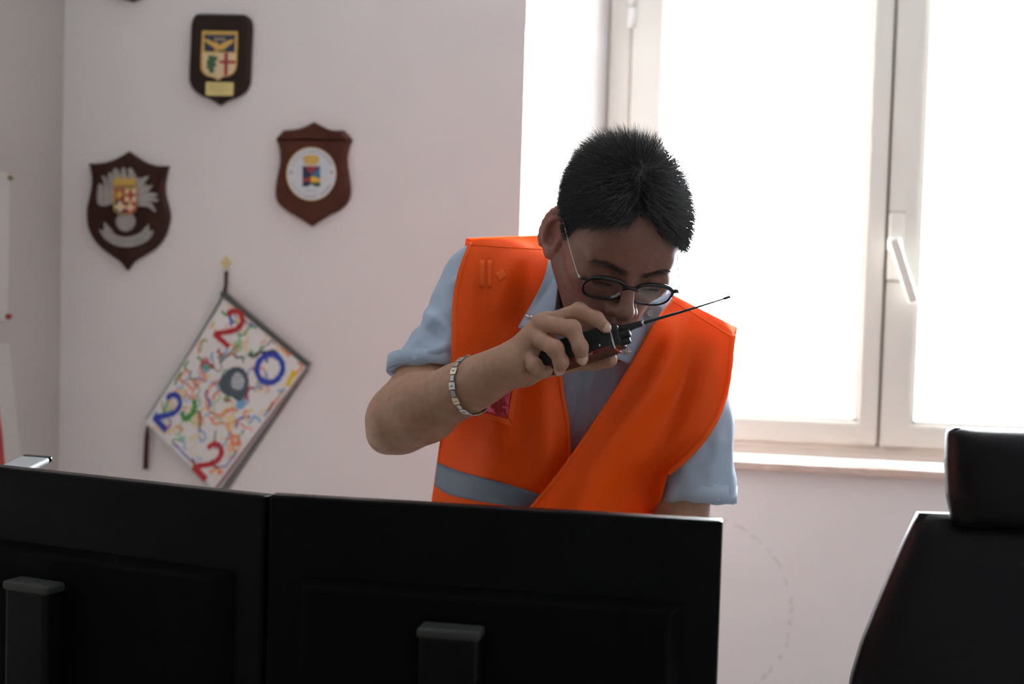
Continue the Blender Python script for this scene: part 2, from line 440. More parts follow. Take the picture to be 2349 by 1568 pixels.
M_pewl = mat('pewter_ridge_highlight', (0.52, 0.50, 0.47), 0.45, 0.4)  # paler pewter puts the relief's highlights into the ridge colour
for fl in ([(275,720),(262,600),(272,490)],[(330,720),(345,600),(312,400)],[(380,710),(395,560),(385,360)],[(425,560),(440,420),(448,305)],[(478,420),(485,380),(480,325)],[(550,400),(552,340),(550,292)],[(700,470),(660,380),(632,300)],[(715,520),(780,440),(838,392)],[(720,580),(810,540),(882,500)],[(725,640),(830,620),(945,607)],[(730,690),(850,660),(955,678)],[(740,730),(850,725),(922,805)]):
    wline('flame_ridge', ZA(crspline(fl, 4)), [2.6] * 5 + [1.8] * 3 + [0.8], Yp + 0.006, 0.0012, M_pewl, pA)
wp('bomb', ZA(cpts(570, 930, 115, 122)), Yp, 0.007, M_pewter, pA, 0.003)
wp('ribbon_scroll', ZA([(320,935,1),(365,985),(405,1025),(440,1080),(560,1115),(680,1095),(755,1060),(800,1010),(850,960,1),(855,1040),(905,1030,1),(880,1110),(800,1180),(680,1225),(560,1235),(440,1210),(330,1140),(290,1090),(255,1025,1),(310,1035)]), Yp, 0.005, M_pewter, pA, 0.0, 4)
for k in range(9):
    x = 450 + 34 * k; y = 1145 + 28 * math.sin(math.pi * (k + 1) / 10)
    wline('engraved_letter', ZA([(x, y - 22), (x, y + 22)]), 1.9, Yp + 0.005, 0.0006, M_ink, pA)
wp('coat_of_arms', ZA([(425,525,1),(705,525,1),(700,700),(690,800),(640,835),(565,850,1),(480,835),(435,800),(425,700)]), Yp + 0.004, 0.007, M_gold, pA, 0.002, 4)
wp('arms_quarter', ZA([(440,540,1),(553,540,1),(553,680,1),(440,680,1)]), Yp + 0.011, 0.001, M_red, pA)
wp('arms_quarter', ZA([(558,540,1),(692,540,1),(690,690,1),(558,690,1)]), Yp + 0.011, 0.001, M_cream, pA)
wp('arms_quarter', ZA([(438,686,1),(553,686,1),(553,830,1),(480,822),(440,790)]), Yp + 0.011, 0.001, M_navy, pA)
wp('arms_quarter', ZA([(558,696,1),(690,696,1),(684,790),(640,822),(558,832,1)]), Yp + 0.011, 0.001, M_red, pA)
def cross(cx, cy, r, w, m, f=ZA, y0=Yp + 0.012, par=pA):
    wp('arms_cross', f([(cx-w,cy-r,1),(cx+w,cy-r,1),(cx+w,cy-w,1),(cx+r,cy-w,1),(cx+r,cy+w,1),(cx+w,cy+w,1),(cx+w,cy+r,1),(cx-w,cy+r,1),(cx-w,cy+w,1),(cx-r,cy+w,1),(cx-r,cy-w,1),(cx-w,cy-w,1)]), y0, 0.001, m, par)
cross(625, 612, 62, 16, M_red); cross(500, 752, 58, 24, M_cream); cross(622, 760, 50, 18, M_cream)
wp('arms_lion', ZA([(470,570),(510,560),(530,600),(510,640),(470,655),(455,620)]), Yp + 0.012, 0.001, M_gold, pA)
wp('mural_crown', ZA([(430,510,1),(435,420,1),(470,415,1),(490,385,1),(510,430,1),(540,420,1),(572,395,1),(600,425,1),(632,430,1),(655,400,1),(680,425,1),(692,440,1),(690,510,1)]), Yp + 0.006, 0.008, M_gold, pA, 0.002)

# plaque B: eagle shield with brass plate (top)
ZB = zt_(6.817, 420, 20)
pB = empty('crest_plaque.001', onY(508, 240, DW)); tag(pB, 'rounded dark brown plaque with gold eagle shield above a brass name plate', 'plaque', 'wall plaques')
wp('shield_board', ZB([(290,95),(205,135),(168,220),(155,320),(140,700),(125,1050),(142,1180),(205,1285),(320,1370),(460,1430),(600,1515,1),(720,1440),(860,1390),(985,1310),(1050,1200),(1070,1050),(1085,700),(1102,320),(1085,200),(1030,130),(950,105),(620,98)]), 0, 0.018, M_umber, pB, 0.007)
wp('badge', ZB([(310,345,1),(858,358,1),(850,700),(842,900),(800,1010),(720,1060),(630,1080),(550,1125,1),(480,1085),(390,1060),(320,1010),(285,930),(290,700)]), Yp, 0.006, M_gold, pB, 0.002)
wp('badge_field', ZB([(338,395,1),(815,405,1),(805,678,1),(335,665,1)]), Yp + 0.006, 0.001, M_navy, pB)
wp('badge_field', ZB([(310,690,1),(828,694,1),(818,920),(770,1010),(690,1045),(620,1060),(550,1105,1),(480,1060),(390,1035),(330,985),(305,910)]), Yp + 0.006, 0.001, M_cream, pB)
wp('eagle', ZB([(330,480),(390,480),(470,515),(530,530),(570,570),(610,545),(690,505),(770,485),(795,495),(760,545),(690,600),(630,645),(560,650),(530,670),(490,668),(505,630),(440,580),(370,530)]), Yp + 0.007, 0.003, M_gold, pB, 0.001)
wp('vine_leaf', ZB([(400,740),(460,735),(530,755),(535,800),(495,830),(520,870),(510,900),(480,915),(490,960),(460,1005),(420,1000),(400,940),(365,920),(385,880),(370,830),(400,790)]), Yp + 0.007, 0.002, M_green, pB)
wp('cross_bar', ZB([(648,692,1),(705,692,1),(700,860,1),(695,1040,1),(645,1050,1),(646,860,1)]), Yp + 0.007, 0.001, M_red, pB)
wp('cross_bar', ZB([(570,808,1),(822,812,1),(820,858,1),(570,854,1)]), Yp + 0.0072, 0.001, M_red, pB)
for k in range(13):
    x = 370 + k * 33; wline('engraved_letter', ZB([(x, 392), (x + 3, 420)]), 1.7, Yp + 0.0072, 0.0005, M_gold, pB)
for k in range(4):
    x = 500 + k * 45; wline('engraved_letter', ZB([(x, 455), (x + 6, 498)]), 2.6, Yp + 0.0072, 0.0005, M_cream, pB)
wp('name_plate', ZB([(360,1145,1),(795,1155,1),(785,1362,1),(358,1358,1)]), Yp, 0.002, M_brass, pB)
M_etch = mat('etched_line', (0.42, 0.34, 0.15), 0.5, 0.2)
for r_, (a0, a1) in enumerate(((420, 720), (430, 720), (410, 725), (480, 650))):
    y = 1200 + 34 * r_
    for k in range(int((a1 - a0) / 26)):
        x = a0 + k * 26; wline('etched_letter', ZB([(x, y - 9), (x + 4, y + 9)]), 1.6, Yp + 0.002, 0.0003, M_etch, pB)

# plaque C: white disc crest (right)
ZC_ = zt_(6.03, 620, 270)
pC = empty('crest_plaque.002', onY(717, 518, DW)); tag(pC, 'reddish mahogany shield plaque with round white disc crest', 'plaque', 'wall plaques')
wp('shield_board', ZC_([(620,65,1),(540,110),(440,150),(330,170),(205,180,1),(100,295,1),(140,400),(155,520),(150,650),(120,800),(95,960),(95,1080),(130,1180),(220,1270),(350,1350),(480,1430),(590,1500,1),(700,1430),(830,1350),(970,1280),(1070,1180),(1112,1080),(1120,960),(1100,800),(1080,650),(1080,520),(1105,400),(1145,305,1),(1030,180,1),(900,180),(790,150),(700,105)]), 0, 0.018, M_mahog, pC, 0.008)
wp('disc_rim', ZC_(cpts(572, 778, 345, 370, 40)), Yp, 0.003, M_gold, pC)
wp('disc', ZC_(cpts(572, 778, 336, 361, 40)), Yp + 0.003, 0.001, M_disc, pC)
wp('crown', ZC_([(450,555),(500,525),(565,515),(640,525),(680,560),(660,610),(640,640,1),(570,650),(495,640,1),(470,600)]), Yp + 0.004, 0.002, M_gold, pC, 0.0008)
q = Yp + 0.004
wp('arms_field', ZC_([(448,670,1),(690,670,1),(690,950,1),(620,950,1),(570,920),(520,950,1),(448,950,1)]), q, 0.0008, M_navy, pC)
wp('arms_field', ZC_([(475,672,1),(665,672,1),(565,780,1)]), q + 0.0008, 0.0006, M_red, pC)
wp('arms_field', ZC_([(690,680,1),(690,850,1),(570,785,1)]), q + 0.0008, 0.0006, M_blue, pC)
wp('arms_field', ZC_([(565,808,1),(620,815),(690,850,1),(690,890,1),(560,895,1)]), q + 0.0010, 0.0006, M_yel, pC)
wp('arms_field', ZC_([(450,850,1),(555,815,1),(555,880,1),(450,890,1)]), q + 0.0010, 0.0006, M_red, pC)
wp('arms_field', ZC_([(570,895,1),(690,890,1),(690,940,1),(620,935,1)]), q + 0.0010, 0.0006, M_green, pC)
for x in (288, 850): wp('disc_dot', ZC_(cpts(x, 755, 18, 20, 10)), q, 0.0006, M_ink, pC)
for a0, a1, n in ((205, 262, 6), (270, 333, 9), (155, 118, 5), (108, 78, 6), (64, 30, 7)):
    for k in range(n):
        an = math.radians(a0 + (a1 - a0) * k / (n - 1)); cs, sn = math.cos(an), math.sin(an)
        wline('disc_letter', ZC_([(572 + 276 * cs, 778 + 296 * sn), (572 + 306 * cs, 778 + 328 * sn)]), 2.0, q, 0.0005, M_ink, pC)
for k in range(5):
    x = 500 + 32 * k; wline('disc_letter', ZC_([(x, 1000), (x, 1022)]), 1.8, q, 0.0005, M_ink, pC)

# plaque D: only its tip shows at the top of the frame
pD = empty('crest_plaque.003', onY(306, 4, DW)); tag(pD, 'dark shield plaque whose pointed tip alone shows at the top edge', 'plaque', 'wall plaques')
wp('shield_board', [(306,5,1),(275,-8),(235,-35),(208,-75),(205,-120),(215,-170),(212,-235,1),(265,-240),(306,-262,1),(350,-238),(402,-230,1),(398,-170),(405,-120),(398,-75),(372,-35),(335,-8)], 0, 0.018, M_umber, pD, 0.007)
wp('badge', cpts(306, -120, 55, 60, 24), Yp, 0.004, M_gold, pD, 0.002)

# ------------------------------------------------------------------ calendar hung by its corner
M_paper = mat('white_paper', (0.78, 0.78, 0.78), 0.6, noise=(30, 0.03))
M_page = mat('grey_page_edge', (0.30, 0.27, 0.28), 0.7)
M_page2 = mat('dark_page_edge', (0.08, 0.09, 0.09), 0.7)
M_rod = mat('dark_binding', (0.075, 0.08, 0.075), 0.5)
M_cord = mat('maroon_cord', (0.055, 0.012, 0.018), 0.8)
cal = empty('wall_calendar', onY(492, 1115, DW)); tag(cal, 'tilted calendar with crayon drawing cover hung by one corner on a cord', 'calendar')
CT, CRt, CB, CL = (517, 684), (705, 836), (489, 1117), (334, 967)
def cq(u, v, y):
    a = np.array(CT) * (1 - u) * (1 - v) + np.array(CRt) * u * (1 - v) + np.array(CB) * u * v + np.array(CL) * (1 - u) * v
    return onY(a[0], a[1], DW - y)
def cplate(name, pts, y, th, m, par=None): return plate(name, [cq(u, v, y) for u, v in pts], NW, th, m, par or cal)
fan = [(0.090, M_page2, 0.004), (0.078, M_page, 0.007), (0.062, M_page2, 0.010), (0.046, M_paper, 0.013), (0.034, M_page, 0.016), (0.020, M_red, 0.0185), (0.012, M_paper, 0.020)]
for k, (e, m_, y) in enumerate(fan):
    cplate('page', [(0, 0), (1 + e * 0.45, 0.02), (1 + e * 1.6, 1.0 - e * 0.3), (0.02, 1)], y, 0.0015, m_)
cover = cplate('cover', [(0, 0), (1, 0), (1, 1), (0, 1)], 0.0225, 0.0012, M_paper)
YC = 0.0238
plate('top_binding', [onY(*p, DW - 0.003) for p in ((512, 669), (519, 669), (714, 833), (707, 838), (515, 679))], NW, 0.022, M_rod, cal)
plate('back_board_edge', [onY(*p, DW - 0.001) for p in ((700, 838), (713, 833), (519, 1112), (500, 1116))], NW, 0.004, M_page2, cal)
INK = {n: mat('crayon_' + n, c, 0.7, noise=(220, 0.35)) for n, c in dict(red=(0.42, 0.02, 0.025), orange=(0.75, 0.22, 0.09), blue=(0.03, 0.06, 0.42), sky=(0.22, 0.42, 0.66),
       green=(0.06, 0.30, 0.07), lime=(0.42, 0.60, 0.35), slate=(0.07, 0.10, 0.12), peach=(0.85, 0.62, 0.36), black=(0.05, 0.05, 0.055), yellow=(0.75, 0.52, 0.04), grey=(0.42, 0.45, 0.48)).items()}
lvl = [0]
def stroke(pts, wd, ink, y=None):
    """one crayon stroke on the cover; pts in page fractions, wd in fractions of the page width"""
    lvl[0] += 1
    s = crspline(pts, 5) if len(pts) > 2 else [np.array(p, float) for p in pts]
    asp = 1.36; n = len(s); L = []; R = []
    for i in range(n):
        t = (s[min(n - 1, i + 1)] - s[max(0, i - 1)]) * [1, asp]; t /= np.linalg.norm(t) + 1e-9
        qv = np.array([-t[1], t[0] / asp]) * wd / 2 * (0.8 + 0.35 * random.random()); L.append(s[i] + qv); R.append(s[i] - qv)
    yy = YC + (lvl[0] % 40) * 0.00002 if y is None else y
    vs = [cq(p[0], p[1], yy) for p in L] + [cq(p[0], p[1], yy) for p in R]
    fs = [(i, i + 1, n + i + 1, n + i) for i in range(n - 1)]
    return link('crayon_stroke', pymesh('crayon_stroke', vs, fs), INK[ink], cover)
def loop_(cx, cy, rx, ry, wd, ink, a0=0, a1=360, y=None):
    return stroke([(cx + rx * math.cos(math.radians(a0 + (a1 - a0) * k / 12)), cy + ry * math.sin(math.radians(a0 + (a1 - a0) * k / 12))) for k in range(13)], wd, ink, y)
def blob(pts, ink, y):
    vs = [cq(p[0], p[1], y) for p in outline(pts, 5)]
    return plate('crayon_patch', vs, NW, 0.0001, INK[ink], cover)
R_ = random.Random(5)
names = ['red', 'orange', 'orange', 'blue', 'sky', 'sky', 'green', 'lime', 'peach', 'peach', 'black', 'orange']
for gx in range(5):                       # loose doodled profiles and curls all over the page
    for gy in range(7):
        u, v = 0.10 + gx * 0.2 + R_.uniform(-.06, .06), 0.07 + gy * 0.143 + R_.uniform(-.04, .04)
        for _ in range(4):
            ink = R_.choice(names); a = R_.uniform(0, 360)
            if u > 0.55 and v < .75 and ink in ('black', 'green'): ink = 'orange'
            uu, vv = u + R_.uniform(-.05, .05), v + R_.uniform(-.05, .05)
            s_ = R_.uniform(.035, .085)
            pts = []; x, y = uu, vv
            for k in range(R_.randint(4, 7)):
                pts.append((min(.97, max(.03, x)), min(.975, max(.025, y)))); a += R_.uniform(-80, 110)
                x += s_ * .8 * math.cos(math.radians(a)); y += s_ * .6 * math.sin(math.radians(a))
            stroke(pts, R_.uniform(.010, .026), ink)
for u, v in ((.35, .2), (.75, .3), (.2, .45), (.75, .62), (.45, .75), (.15, .7)):
    blob([(u - .05, v), (u, v - .05), (u + .06, v - .01), (u + .02, v + .05)], R_.choice(['peach', 'lime', 'sky']), YC - 0.00006)
# a big sketched head with a peaked cap in the middle
blob([(.42, .34), (.52, .29), (.63, .32), (.70, .40), (.68, .47), (.60, .48), (.50, .50), (.40, .46)], 'slate', YC + 0.0010)
blob([(.50, .33), (.60, .34), (.63, .40), (.55, .43), (.49, .39)], 'grey', YC + 0.0012)
stroke([(.38, .46), (.36, .54), (.42, .62), (.52, .65), (.62, .61), (.68, .52)], .018, 'orange', YC + 0.0009)
stroke([(.46, .50), (.44, .56), (.47, .57)], .022, 'orange', YC + 0.0010); stroke([(.56, .52), (.62, .50)], .02, 'red', YC + 0.0010)
blob([(.66, .46), (.72, .44), (.76, .48), (.70, .52)], 'sky', YC + 0.0008)
stroke([(.30, .66), (.36, .72), (.34, .80), (.26, .78)], .05, 'green', YC + 0.0008)
stroke([(.94, .08), (.97, .19)], .05, 'yellow', YC + 0.0008)
def pdir(u, v):
    e = 1e-3; c = cq(u, v, YC); du = cq(u + e, v, YC) - c; dv = cq(u, v - e, YC) - c
    return c, du / np.linalg.norm(du), dv / np.linalg.norm(dv)
def two(u, v, ink, s=0.145):
    k = s
    pts = [(u - .42 * k, v - .30 * k), (u - .32 * k, v - .52 * k), (u - .02 * k, v - .62 * k), (u + .30 * k, v - .5 * k), (u + .36 * k, v - .26 * k), (u + .22 * k, v - .02 * k), (u - .1 * k, v + .22 * k), (u - .46 * k, v + .48 * k)]
    stroke(pts, .05, ink, YC + 0.0016); stroke([(u - .48 * k, v + .47 * k), (u + .5 * k, v + .49 * k)], .052, ink, YC + 0.0017)
two(.19, .14, 'red', .20); two(.14, .845, 'blue', .20); two(.79, .90, 'red', .20)
loop_(.735, .175, .125, .092, .05, 'blue', 0, 360, YC + 0.0016)
tube('cord', [onY(519, 622, DW - 0.006), onY(518, 650, DW - 0.009), onY(517, 690, DW - 0.02)], [0.0045, 0.004, 0.0015], M_cord, cal)
tube('cord', [onY(516, 655, DW - 0.01), onY(505, 690, DW - 0.018), onY(440, 800, DW - 0.018), onY(336, 962, DW - 0.016)], 0.0022, M_rod, cal)
tube('tassel', [onY(338, 978, DW - 0.014), onY(337, 1000, DW - 0.014), onY(335, 1040, DW - 0.014), onY(334, 1075, DW - 0.014)], [0.003, 0.0055, 0.006, 0.0065], M_cord, cal)
hk = empty('wall_hook', onY(519, 612, DW)); tag(hk, 'small gilt fleur-shaped hook holding up the calendar cord', 'hook')
wp('fleur', [(519,586,1),(524,594),(523,600),(529,598),(530,604),(524,607),(524,616,1),(515,616,1),(515,607),(508,604),(509,598),(516,600),(514,594)], 0.001, 0.004, M_brass, hk)

# ------------------------------------------------------------------ papers on the left wall
M_sheet = mat('pinned_paper', (0.50, 0.49, 0.47), 0.7, noise=(12, 0.04))
M_pinred = mat('red_pin', (0.30, 0.015, 0.01), 0.4); M_pinbr = mat('brass_pin', (0.32, 0.27, 0.14), 0.4, 0.4)
def sheet(name, pts, th, m, label, cat, off=0.002, curl=0.0):
    vs = []; n = 8
    (a, b, c, d) = [onX(p[0], p[1], XL + off) for p in pts]     # top-right, bottom-right, bottom-left, top-left
    for i in range(n + 1):
        for j in range(n + 1):
            t, s = i / n, j / n
            p = (a * (1 - t) + b * t) * (1 - s) + (d * (1 - t) + c * t) * s
            p = p + np.array([1, 0, 0]) * (curl * t * t * (1 - s) ** 3 + 0.002 * math.sin(5 * s + 3 * t) ** 2); vs.append(p)
    fs = [(i * (n + 1) + j, i * (n + 1) + j + 1, (i + 1) * (n + 1) + j + 1, (i + 1) * (n + 1) + j) for i in range(n) for j in range(n)]
    o = link(name, pymesh(name, vs, fs), m); md = o.modifiers.new('thickness', 'SOLIDIFY'); md.thickness = th
    return tag(o, label, cat, 'papers on the left wall')
sheet('pinned_sheet', [(22, 398), (16, 738), (-190, 700), (-190, 350)], 0.0006, M_sheet, 'white paper sheet pinned at left edge, upper one', 'paper')
sheet('pinned_sheet.001', [(22, 788), (40, 1062), (-190, 1090), (-190, 780)], 0.0006, M_sheet, 'lower white paper sheet curling off the left wall', 'paper', 0.003, 0.012)
M_redp = mat('red_print', (0.36, 0.03, 0.02), 0.6, noise=(45, 0.6))
sheet('red_notice', [(-2, 930), (8, 1066), (-120, 1085), (-120, 930)], 0.0006, M_redp, 'red printed notice peeking in at left edge', 'paper', 0.012, 0.004)
for (x, y), m_, lb in (((19, 407), M_pinbr, 'small dull brass pin on left wall'), ((13, 725), M_pinred, 'small red pin on left wall')):
    c = onX(x, y, XL); o = tube('push_pin', [c, c + [0.004, 0, 0], c + [0.010, 0, 0], c + [0.013, 0, 0]], [0.0055, 0.004, 0.0065, 0.005], m_); tag(o, lb, 'pin')

# ------------------------------------------------------------------ desk, monitors, lamp, chair
M_desk = mat('desk_laminate', (0.30, 0.22, 0.15), 0.4, noise=(14, 0.2))
M_steel = mat('desk_steel', (0.25, 0.25, 0.26), 0.4, 0.6)
M_blk = mat('black_plastic', (0.0028, 0.0028, 0.0036), 0.4, bump=0.06, bscale=300, spec=0.12)
M_bez = mat('bezel_plastic', (0.0026, 0.0026, 0.0034), 0.24, spec=0.09)
M_blk2 = mat('matt_black_plastic', (0.0022, 0.0022, 0.0028), 0.7, bump=0.1, bscale=400, spec=0.06)
M_col = mat('lit_stand_cap', (0.02, 0.021, 0.02), 0.6)  # paler than the neck, light on its top put into the colour
M_alu = mat('brushed_aluminium', (0.42, 0.45, 0.47), 0.45, 0.35)
M_capb = mat('glossy_black_cap', (0.012, 0.012, 0.014), 0.15)
M_scr = mat('screen_glass', (0.01, 0.01, 0.012), 0.12)
ZD = 0.745
dk = empty('desk', (-0.45, 1.5, 0)); tag(dk, 'brown laminate desk under the two monitors', 'desk')
box('desk_top', -1.40, 0.10, 1.12, 1.89, ZD - 0.028, ZD, M_desk, dk, 0.002)
for x in (-1.36, 0.02):
    for y in (1.16, 1.78): box('leg', x, x + 0.045, y, y + 0.045, 0, ZD - 0.028, M_steel, dk, 0.003)
box('modesty_panel', -1.315, 0.02, 1.17, 1.185, 0.25, ZD - 0.028, M_desk, dk)

def monitor(name, pr, pl, zt, width, hgt, label):
    """pl, pr: plan points of the top edge's left and right ends as the camera sees them; the back faces the camera"""
    pl, pr = np.array(pl), np.array(pr)
    ex = np.append((pr - pl) / np.linalg.norm(pr - pl), 0.0); ey = np.array([-ex[1], ex[0], 0.0])   # ey points away from the camera
    L = np.linalg.norm(pr - pl); o3 = np.array([pl[0], pl[1], 0.0])
    def q(u, v, z): return o3 + ex * u + ey * v + np.array([0, 0, z])
    c0 = q(L / 2, 0.02, ZD)
    root = empty(name, c0); tag(root, label, 'monitor', 'monitors seen from behind')
    zb = zt - hgt; ez = np.array([0, 0, 1.0])
    bd = obox('bezel', q(L / 2, 0.010, (zt + zb) / 2), ex * L / 2, ey * 0.010, ez * hgt / 2, M_bez, root, 0.003, 3)
    obox('screen', q(L / 2, 0.0205, (zt + zb) / 2 + 0.004), ex * (L / 2 - 0.008), ey * 0.0008, ez * (hgt / 2 - 0.014), M_scr, bd)
    # bulged rear shell with vents along its upper step
    sh = obox('rear_shell', q(L / 2, -0.010, (zt + zb) / 2 - 0.03), ex * (L / 2 - 0.035), ez * (hgt / 2 - 0.055), -ey * 0.012, M_blk2, root, 0.004, taper=0.93)
    # stand: neck with a rounded top coloured paler as if lit, hinge block and base
    un = L / 2 - 0.028; zn = zt - STAND_DROP
    nk = obox('stand_neck', q(un, -0.045, (zn - 0.006 + ZD) / 2), ex * 0.031, ey * 0.014, ez * (zn - 0.006 - ZD) / 2, M_blk, root, 0.006, 3)
    obox('neck_cap', q(un, -0.045, zn - 0.004), ex * 0.033, ey * 0.016, ez * 0.0055, M_col, nk, 0.004, 3)
    obox('hinge_block', q(un, -0.028, zn - 0.05), ex * 0.028, ey * 0.012, ez * 0.03, M_blk2, root, 0.003)
    bm = bmesh.new(); bmesh.ops.create_cone(bm, cap_ends=True, segments=40, radius1=0.11, radius2=0.105, depth=0.014)
    for v in bm.verts:
        x, y, z = v.co; v.co = Vector(q(un, -0.02, ZD) + ex * x * 1.15 + ey * y * 0.85 + ez * (z + 0.007))
    bmo('stand_base', bm, M_blk, root)
    return root, q, L
STAND_DROP = 0.118
YM = 1.45
ra, rb = onY(617, 1137, YM), onY(1658, 1192, YM)
zt_r = float((ra[2] + rb[2]) / 2)
m1, q1, L1 = monitor('computer_monitor', rb[:2], ra[:2], zt_r, 0, 0.30, 'black monitor seen from behind, in front of the man')
# left monitor turned inwards: its right end meets the other one
la = np.array([ra[0] - 0.006, YM + 0.002]); 
an = math.radians(-14.5); L2 = 0.50
lb = la + np.array([-math.cos(an), -math.sin(an)]) * L2
m2, q2, L2_ = monitor('computer_monitor.001', la, lb, zt_r - 0.002, 0, 0.30, 'black monitor seen from behind at left, angled under the calendar')

# desk lamp whose flat head shows above the left monitor
lh = lambda x, y, d_: P(x, y, d_)
ldn = 2.02
c_far = (lh(57, 1047, ldn + 0.03) + lh(108, 1058, ldn)) / 2; ax = (lh(108, 1058, ldn) - lh(57, 1047, ldn + 0.03)) / 2
c_near = (lh(-60, 1102, ldn - 0.06) + lh(-5, 1116, ldn - 0.09)) / 2
al = c_near - c_far; al_len = np.linalg.norm(al); al /= al_len; nn = np.cross(ax, al); nn /= np.linalg.norm(nn)
if nn[2] < 0: nn = -nn
ax = ax - al * (ax @ al)
lamp = empty('desk_lamp', (c_near[0], c_near[1], ZD)); tag(lamp, 'slim aluminium lamp head with black end cap above the left monitor', 'lamp')
hd_ = obox('lamp_head', (c_far + c_near) / 2, ax, nn * 0.0042, al * al_len / 2, M_alu, lamp, 0.0035, 3)
obox('end_cap', c_far - al * 0.003, ax * 1.01, nn * 0.0045, al * 0.004, M_capb, hd_, 0.0035, 3)
jn = c_near + al * 0.02
obox('hinge', jn, ax * 0.5, nn * 0.009, al * 0.02, M_capb, lamp, 0.004)
tube('lamp_arm', [jn, np.array([jn[0], jn[1], ZD + 0.02])], 0.007, M_alu, lamp, 10)
bm = bmesh.new(); bmesh.ops.create_cone(bm, cap_ends=True, segments=32, radius1=0.075, radius2=0.07, depth=0.02)
for v in bm.verts: v.co += Vector((jn[0], jn[1], ZD + 0.0105))
bmo('lamp_base', bm, M_alu, lamp)

# office chair, its back rest and head rest towards the camera
M_leath = mat('black_leatherette', (0.004, 0.0035, 0.0048), 0.45, bump=0.15, bscale=180, spec=0.18)
M_chplas = mat('chair_plastic', (0.02, 0.02, 0.021), 0.4)
dch = 2.08; cxp = 2335
cc = P(cxp, 1600, dch); chx = CR.copy(); chx[2] = 0; chx /= np.linalg.norm(chx); chy = np.array([-chx[1], chx[0], 0])
ch = empty('office_chair', (cc[0], cc[1], 0)); tag(ch, 'black high-back office chair with separate head rest at right', 'chair')
def hgt_(py, px=cxp): return float(P(px, py, dch)[2])
def cushion(name, rows, thick, m, parent, y0=0.0, crown=0.02, nu=24, lean=0.0):
    """rows: (z, half width) from bottom to top; pillowed front and back"""
    zs = np.array([r[0] for r in rows]); hw = np.array([r[1] for r in rows]); nv = 40
    zz = np.linspace(zs[0], zs[-1], nv); ww = np.interp(zz, zs, hw)
    vs, fs = [], []
    def prof(t): return np.clip(1 - np.abs(t) ** 6, 0, 1) ** 0.5
    for side in (-1, 1):
        for i in range(nv):
            tv = -1 + 2 * i / (nv - 1)
            for j in range(nu):
                tu = -1 + 2 * j / (nu - 1)
                e = prof(tu) * prof(tv)
                dep = side * (thick * 0.5 * (0.25 + 0.75 * e)) + side * crown * (1 - tu * tu) * (1 - tv * tv) * e
                zc = zz[i]
                p = np.array([cc[0], cc[1], 0]) + chx * (tu * ww[i]) + chy * (y0 + dep + lean * (zc - zs[0])) + np.array([0, 0, zc])
                vs.append(p)
    N = nv * nu
    for s in range(2):
        for i in range(nv - 1):
            for j in range(nu - 1):
                a = s * N + i * nu + j; f = (a, a + 1, a + nu + 1, a + nu); fs.append(f if s == 0 else f[::-1])
    rim = [(0, j) for j in range(nu)] + [(i, nu - 1) for i in range(1, nv)] + [(nv - 1, j) for j in range(nu - 2, -1, -1)] + [(i, 0) for i in range(nv - 2, 0, -1)]
    for k in range(len(rim)):
        a = rim[k][0] * nu + rim[k][1]; b = rim[(k + 1) % len(rim)]; b = b[0] * nu + b[1]
        fs.append((a, N + a, N + b, b))
    o = link(name, pymesh(name, vs, fs), m, parent, True)
    return o
px2m = dch / FPX
w_ = lambda x: (cxp - x) * px2m
zs_ = hgt_(1178)
bk = cushion('backrest', [(0.52, 0.215), (0.60, 0.245), (hgt_(1568), w_(1950)), (hgt_(1480), w_(1972)), (hgt_(1370), w_(2011)), (hgt_(1250), w_(2056)), (hgt_(1176), w_(2089)), (zs_, w_(2094))], 0.075, M_leath, ch, 0.0, 0.012)
hr = cushion('headrest', [(hgt_(1196), w_(2168)), (hgt_(1186), w_(2152)), (hgt_(1130), w_(2138)), (hgt_(1050), w_(2131)), (hgt_(990), w_(2131)), (hgt_(979), w_(2136)), (hgt_(976), w_(2144))], 0.075, M_leath, ch, -0.03, 0.012)
for s in (-1, 1):
    tube('headrest_post', [np.array([cc[0], cc[1], z]) + chx * 0.05 * s + chy * 0.01 for z in (zs_ - 0.05, zs_ + 0.03)], 0.006, M_steel, ch)
# seat, arms, column, base
bm = bmesh.new(); bmesh.ops.create_cube(bm, size=1)
for v in bm.verts:
    x, y, z = v.co; v.co = Vector(np.array([cc[0], cc[1], 0.46]) + chx * x * 0.5 + chy * (y * 0.48 - 0.22) + np.array([0, 0, z * 0.09]))
bmesh.ops.bevel(bm, geom=bm.edges[:], offset=0.035, segments=4, affect='EDGES')
bmo('seat', bm, M_leath, ch, True)
for s in (-1, 1):
    b0 = np.array([cc[0], cc[1], 0]) + chx * 0.28 * s
    tube('armrest', [b0 + chy * -0.1 + [0, 0, 0.43], b0 + chy * -0.1 + [0, 0, 0.62], b0 + chy * -0.24 + [0, 0, 0.64], b0 + chy * 0.0 + [0, 0, 0.64]], 0.018, M_chplas, ch)
base = np.array([cc[0], cc[1], 0]) - chy * 0.2
tube('gas_lift', [base + [0, 0, 0.09], base + [0, 0, 0.42]], 0.028, M_chplas, ch, 16)
tube('back_bracket', [base + [0, 0, 0.40], np.array([cc[0], cc[1], 0.40]) + chy * 0.06, np.array([cc[0], cc[1], 0.62]) + chy * 0.06], 0.025, M_chplas, ch, 8)
for k in range(5):
    a_ = 2 * math.pi * k / 5 + 0.3; dv = chx * math.cos(a_) + chy * math.sin(a_)
    tube('base_arm', [base + [0, 0, 0.10], base + dv * 0.15 + [0, 0, 0.095], base + dv * 0.30 + [0, 0, 0.075]], [0.026, 0.022, 0.016], M_chplas, ch)
    wc = base + dv * 0.30 + [0, 0, 0.03]; sd = np.cross(dv, [0, 0, 1])
    tube('caster', [wc - sd * 0.022, wc + sd * 0.022], 0.0295, M_chplas, ch, 16)

